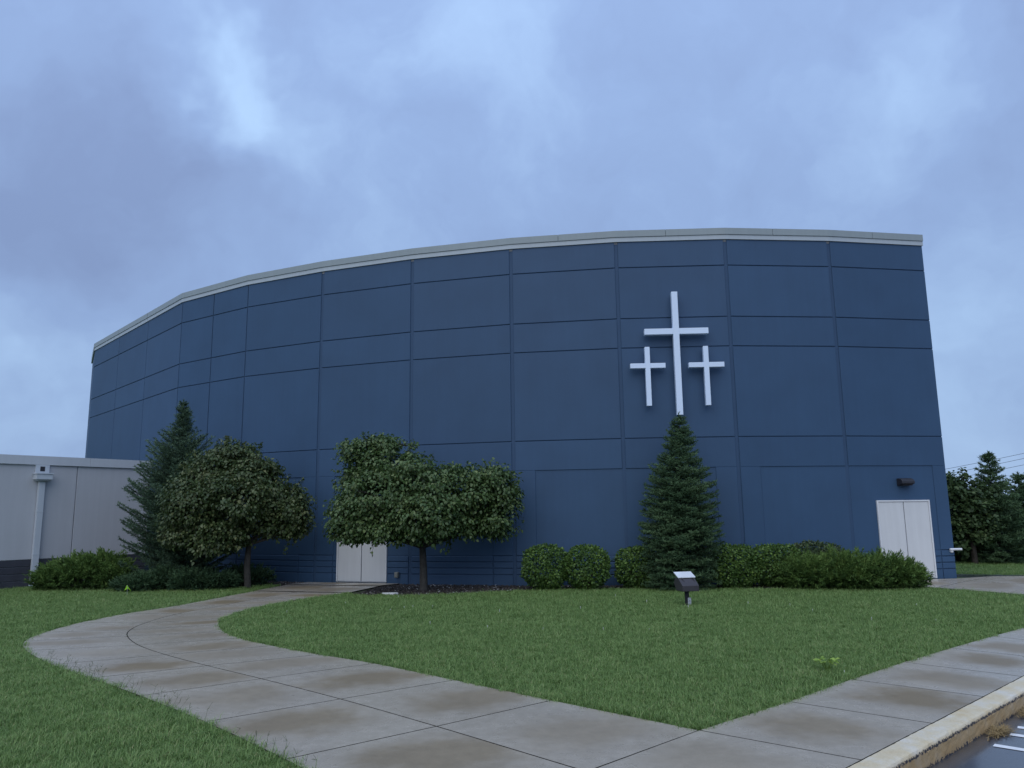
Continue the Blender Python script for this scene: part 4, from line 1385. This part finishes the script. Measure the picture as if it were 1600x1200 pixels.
def straw(s, o, n, L, label, seed):
    r = np.random.default_rng(seed); c = kline(s, KW + o, -KH)
    V = []; 
    for j in range(n):
        a = r.uniform(0, 6.3); p = c + np.array([*(kd * r.normal(0, L) + kn * abs(r.normal(0, L * .45))), r.uniform(0, .02)])
        d = np.array([math.cos(a), math.sin(a), r.uniform(.0, .35)]); d /= np.linalg.norm(d); l = r.uniform(.05, .16)
        sd = np.array([-math.sin(a), math.cos(a), 0]) * .004
        V += [p - sd, p + sd, p + d * l]
    me = np_mesh('dry_weeds', np.array(V), np.arange(len(V)).reshape(-1, 3))
    tag(link('dry_weeds', me, M['straw']), label, 'weeds', 'dry weeds in the gutter')


s_at = lambda x, y: float(np.dot(G(x, y, -KH)[:2] - K0, kd))
straw(s_at(1545, 1142), .07, 420, .10, 'clump of straw-brown dead weeds at the foot of the kerb, nearer one', 41)
straw(s_at(1592, 1112), .07, 420, .11, 'clump of straw-brown dead weeds at the foot of the kerb, farther one', 42)

# ------------------------------------------------------------------ trees beyond the drive
LB = 'trees beyond the driveway'


def far_spruce(x, ybase, ytop, wpx, Y, label, seed, mat='spruce', gap=.2):
    b = D(x, ybase, Y); b[2] = 0; H = D(x, ytop, Y)[2]; R = wpx / 2 * Y / 1200
    spruce('spruce_tree', b, H, [(0, R * .8), (.1, R), (.3, R * .92), (.6, R * .6), (.8, R * .34), (.92, R * .2), (1, .03)], label, M[mat], seed, .8, 12, LB, gap, nl=.11, nw=.014, up=.3)


far_spruce(1564, 884, 710, 92, 27.5, 'pointed spruce beyond the driveway, tallest at the right edge', 51)
far_spruce(1608, 884, 742, 90, 29.5, 'dark spruce cut by the right edge of the picture', 52)
far_spruce(1498, 884, 762, 56, 28.5, 'dark conifer just right of the blue wall corner', 53)


def far_tree(x, ytop, wpx, Y, label, seed):
    r = np.random.default_rng(seed)
    b = D(x, 884, Y); b[2] = 0; s = Y / 1200; H = D(x, ytop, Y)[2]; R = wpx / 2 * s
    L_ = [(np.array([b[0] + r.uniform(-.5, .5) * R, Y + r.uniform(-.4, .4) * R, H * f]), (R * q, R * q, H * .16), 1) for f, q in ((.28, .8), (.45, .9), (.6, .85), (.75, .65), (.88, .4), (.4, .6), (.62, .5))]
    broadleaf('broadleaf_tree', b, b + np.array([0, 0, H * .25]), L_, label, M['far_leaf'], seed, 90, 80, .15, .09, LB, None, .36, .5, SM_V * np.array([1.3, 1, 1]), SM_F, 'dark_bark')


far_tree(1524, 742, 74, 27.2, 'light green broadleaf tree between the conifers beyond the driveway', 61)
far_tree(1488, 752, 60, 31.5, 'broadleaf tree half hidden by the right corner of the blue wall', 62)
far_tree(1580, 760, 80, 32.0, 'broadleaf tree behind the pointed spruce beyond the driveway', 63)
far_tree(1640, 745, 90, 32.0, 'broadleaf tree just beyond the right edge of the picture', 64)
# dark undergrowth row that closes the view under these trees
for i, x in enumerate((1505, 1545, 1590, 1630)):
    far_spruce(x, 884, 815 + 8 * (i % 2), 70, 31.0 + .8 * (i % 3), ['low dark conifer in the back row beside the wall corner', 'low dark conifer in the back row under the light green tree', 'low dark conifer in the back row behind the tallest spruce', 'low dark conifer in the back row at the picture edge'][i], 70 + i)
# a tree whose twigs show over the annex roof at the left edge
q = D(-60, 760, 46); bb = np.array([q[0], 46, 0.0]); Hh = D(-40, 690, 46)[2]
broadleaf('broadleaf_tree', bb, bb + np.array([0, 0, 2.2]), [(bb + np.array([0, 0, Hh * .62]), (2.2, 2, 1.8), 1), (bb + np.array([.8, 0, Hh * .78]), (1.5, 1.4, 1.2), 1)], 'tree behind the annex at the left edge of the picture', M['far_leaf'], 66, 60, 70, .2, .14, None, None, .55, .5, SM_V, SM_F, 'dark_bark')

# power lines far behind the trees
for i, (ya, yb) in enumerate(((727, 703), (735, 711), (743, 722))):
    A = D(1300, ya + 35, 75); Bq = D(1760, yb - 32, 62)
    pts = [A + (Bq - A) * t + np.array([0, 0, -1.0 * (4 * t * (1 - t)) * .35]) for t in np.linspace(0, 1, 14)]
    m2 = MB(); m2.tube(pts, [.016] * 14, 5, False)
    tag(m2.build('power_line', M['cable']), ['upper', 'middle', 'lower'][i] + ' power line crossing the sky right of the blue hall', 'cable', 'power lines in the sky')
for nm, x, Y in (('a', 1300, 75), ('b', 1760, 62)):
    a_ = D(x, 870, Y); a_[2] = 0; tops = [D(x, y, Y)[2] for y in ((762, 770, 778) if x == 1300 else (671, 679, 690))]
    rt = empty('utility_pole', a_); tag(rt, 'wooden utility pole ' + ('hidden behind the blue hall' if x == 1300 else 'beyond the right edge of the picture'), 'pole')
    m2 = MB(); m2.tube([a_ + np.array([0, 0, -.3]), a_ + np.array([0, 0, max(tops) + .4])], [.16, .11], 10); m2.build('pole', M['dark_bark'], rt)

# ------------------------------------------------------------------ grass
tuftcol = bpy.data.collections.new('grass_tufts')


def tuft(seed, nb, rad, h, wid, tall=0):
    r = np.random.default_rng(seed)
    a = r.uniform(0, 6.3, nb); d = rad * np.sqrt(r.random(nb))
    B = np.stack([np.cos(a) * d, np.sin(a) * d, np.full(nb, -.012)], 1)
    az = r.uniform(0, 6.3, nb); ln = r.uniform(.25, 1.1, nb); hh = h * r.uniform(.5, 1.25, nb); hh[r.random(nb) < .06] *= 1.5
    out = np.stack([np.cos(az), np.sin(az), np.zeros(nb)], 1); sd = np.stack([-np.sin(az), np.cos(az), np.zeros(nb)], 1) * wid
    up = np.array([0, 0, 1.0])
    m1 = B + up * (hh * .6)[:, None] + out * (hh * ln * .28)[:, None]
    tp = B + up * (hh * (1 - .25 * ln))[:, None] + out * (hh * ln * .85)[:, None]
    V = np.stack([B - sd, B + sd, m1 - sd * .8, m1 + sd * .8, tp], 1).reshape(-1, 3)
    F = (np.array([(0, 1, 3), (0, 3, 2), (2, 3, 4)])[None] + 5 * np.arange(nb)[:, None, None]).reshape(-1, 3)
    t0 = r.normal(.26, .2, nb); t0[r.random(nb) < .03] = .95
    tt = (t0[:, None] + np.array([-.22, -.22, .02, .02, .22])[None]).ravel()  # highlights on the blades and darkness between them put into the tint
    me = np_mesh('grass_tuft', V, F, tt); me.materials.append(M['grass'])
    o = bpy.data.objects.new('grass_tuft', me); tuftcol.objects.link(o); return o


for i in range(8): tuft(100 + i, 46, .08, .052 + .003 * i, .0023)

inner_curve = [crom(SI, t) for t in np.linspace(0, len(SI) - 1, 90)]
outer_curve = [crom(SO, t) for t in np.linspace(0, len(SO) - 1, 90)]
lawn_r = inner_curve + [q for q in bed_r_front[1:]] + [A2(10.1, 19.15), A2(11.3, 17.1), A2(13.25, 14.65)] + [left[k] for k in range(len(left) - 1, -1, -1) if left[k][0] < 12.5]
lawn_l = outer_curve + bed_l_front[::-1] + [W0 + wd_ * 9.2 + wn_ * .06, W0 + wd_ * 2 + wn_ * .06, A2(-24, 12), A2(-14, 2), A2(-3.4, 2.4)]
lawn_far = [A2(12.6, 23.6), A2(16.5, 21.95), A2(24, 21.5), A2(30, 34), A2(12.6, 34)]


def grass_points(poly, dens_fn, maxd, shrink_pts=None):
    poly = np.array(poly); lo = poly.min(0); hi = poly.max(0)
    n = int((hi - lo).prod() * maxd)
    P = rng.uniform(lo, hi, (n, 2)); P = P[in_poly(P, poly)]
    dist = np.hypot(P[:, 0], P[:, 1])
    keep = rng.random(len(P)) < dens_fn(dist, P) / maxd
    # drop what the camera and its neighbours cannot see
    return P[keep]


def gd(dist, P):
    d = np.where(dist < 9, 420, np.where(dist < 14, 300, 190)).astype(float)
    ang_ = np.degrees(np.arctan2(P[:, 0], P[:, 1]))
    return np.where(np.abs(ang_) > 46, 60, d)


def grass_obj(name, P, label, zfix=GZ):
    k = len(P)
    me = bpy.data.meshes.new(name)
    V = np.concatenate([P, np.full((k, 1), zfix)], 1).astype(np.float32)
    me.vertices.add(k); me.vertices.foreach_set('co', V.ravel())
    dist = np.hypot(P[:, 0], P[:, 1])
    for nm, dat in (('rotz', rng.uniform(0, 6.283, k)), ('scl', rng.uniform(.75, 1.25, k) * np.interp(dist, [5, 12, 22], [1.0, 1.05, 1.2]))):
        a = me.attributes.new(nm, 'FLOAT', 'POINT'); a.data.foreach_set('value', dat.astype(np.float32))
    me.update()
    o = link(name, me, M['grass']); tag(o, label, 'grass', kind='stuff')
    ng_ = bpy.data.node_groups.get('grass_scatter')
    if ng_ is None:
        ng_ = bpy.data.node_groups.new('grass_scatter', 'GeometryNodeTree')
        ng_.interface.new_socket('Geometry', in_out='INPUT', socket_type='NodeSocketGeometry')
        ng_.interface.new_socket('Geometry', in_out='OUTPUT', socket_type='NodeSocketGeometry')
        N, L = ng_.nodes, ng_.links
        gi = N.new('NodeGroupInput'); go = N.new('NodeGroupOutput')
        ip = N.new('GeometryNodeInstanceOnPoints'); ci = N.new('GeometryNodeCollectionInfo')
        ci.inputs['Collection'].default_value = tuftcol; ci.inputs['Separate Children'].default_value = True; ci.inputs['Reset Children'].default_value = True
        ip.inputs['Pick Instance'].default_value = True
        ra = N.new('GeometryNodeInputNamedAttribute'); ra.data_type = 'FLOAT'; ra.inputs['Name'].default_value = 'rotz'
        sa = N.new('GeometryNodeInputNamedAttribute'); sa.data_type = 'FLOAT'; sa.inputs['Name'].default_value = 'scl'
        cx = N.new('ShaderNodeCombineXYZ'); er = N.new('FunctionNodeEulerToRotation')
        L.new(gi.outputs[0], ip.inputs['Points']); L.new(ci.outputs[0], ip.inputs['Instance'])
        L.new(ra.outputs[0], cx.inputs['Z']); L.new(cx.outputs[0], er.inputs[0]); L.new(er.outputs[0], ip.inputs['Rotation'])
        L.new(sa.outputs[0], ip.inputs['Scale']); L.new(ip.outputs[0], go.inputs[0])
    md = o.modifiers.new('scatter', 'NODES'); md.node_group = ng_
    return o


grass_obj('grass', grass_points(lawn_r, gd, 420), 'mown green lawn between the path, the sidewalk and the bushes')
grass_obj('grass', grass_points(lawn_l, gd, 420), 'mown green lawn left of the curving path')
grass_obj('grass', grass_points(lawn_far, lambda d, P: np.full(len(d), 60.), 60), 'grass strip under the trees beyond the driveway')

# thin seed-head stalks leaning over the path edge of the left lawn
sk = MB(); r_ = np.random.default_rng(77)
for j in range(75):
    t_ = r_.uniform(.6, 5.2); p_ = crom(SO, t_); q_ = crom(SC, t_); o_ = (q_ - p_) / np.linalg.norm(q_ - p_)
    b_ = v3(p_ - o_ * r_.uniform(.02, .10), GZ); h_ = r_.uniform(.07, .19); ln_2 = v3(o_ * r_.uniform(.0, .09) + r_.normal(0, .03, 2), h_)
    sk.tube([b_, b_ + ln_2 * .6, b_ + ln_2], [.0016, .0014, .001], 3, False)
    for m_ in range(3):
        e_ = b_ + ln_2 + v3(r_.normal(0, .025, 2), r_.uniform(-.005, .05)); sk.tube([b_ + ln_2 * .97, e_], [.0016, .0012], 3, False)
tag(sk.build('seed_stalks', M['stalk']), 'thin grass seed stalks leaning over the near edge of the path', 'grass', kind='stuff')

# white clover heads dotted through the right lawn
cl = grass_points(lawn_r, lambda d, P: np.full(len(d), .2), .2)
V = []; F = []
for (x_, y_) in cl:
    b = len(V); h_ = rng.uniform(.05, .07); r0 = rng.uniform(.004, .008)
    V += [(x_ + r0, y_, h_), (x_, y_ + r0, h_), (x_ - r0, y_, h_), (x_, y_ - r0, h_), (x_, y_, h_ + r0), (x_, y_, GZ)]
    F += [(b, b + 1, b + 4), (b + 1, b + 2, b + 4), (b + 2, b + 3, b + 4), (b + 3, b, b + 4), (b, b + 5, b + 1), (b + 2, b + 5, b + 3)]
tag(link('clover', mesh('clover', V, F), M['stone']), 'tiny white clover heads scattered in the lawn right of the path', 'clover', kind='stuff')
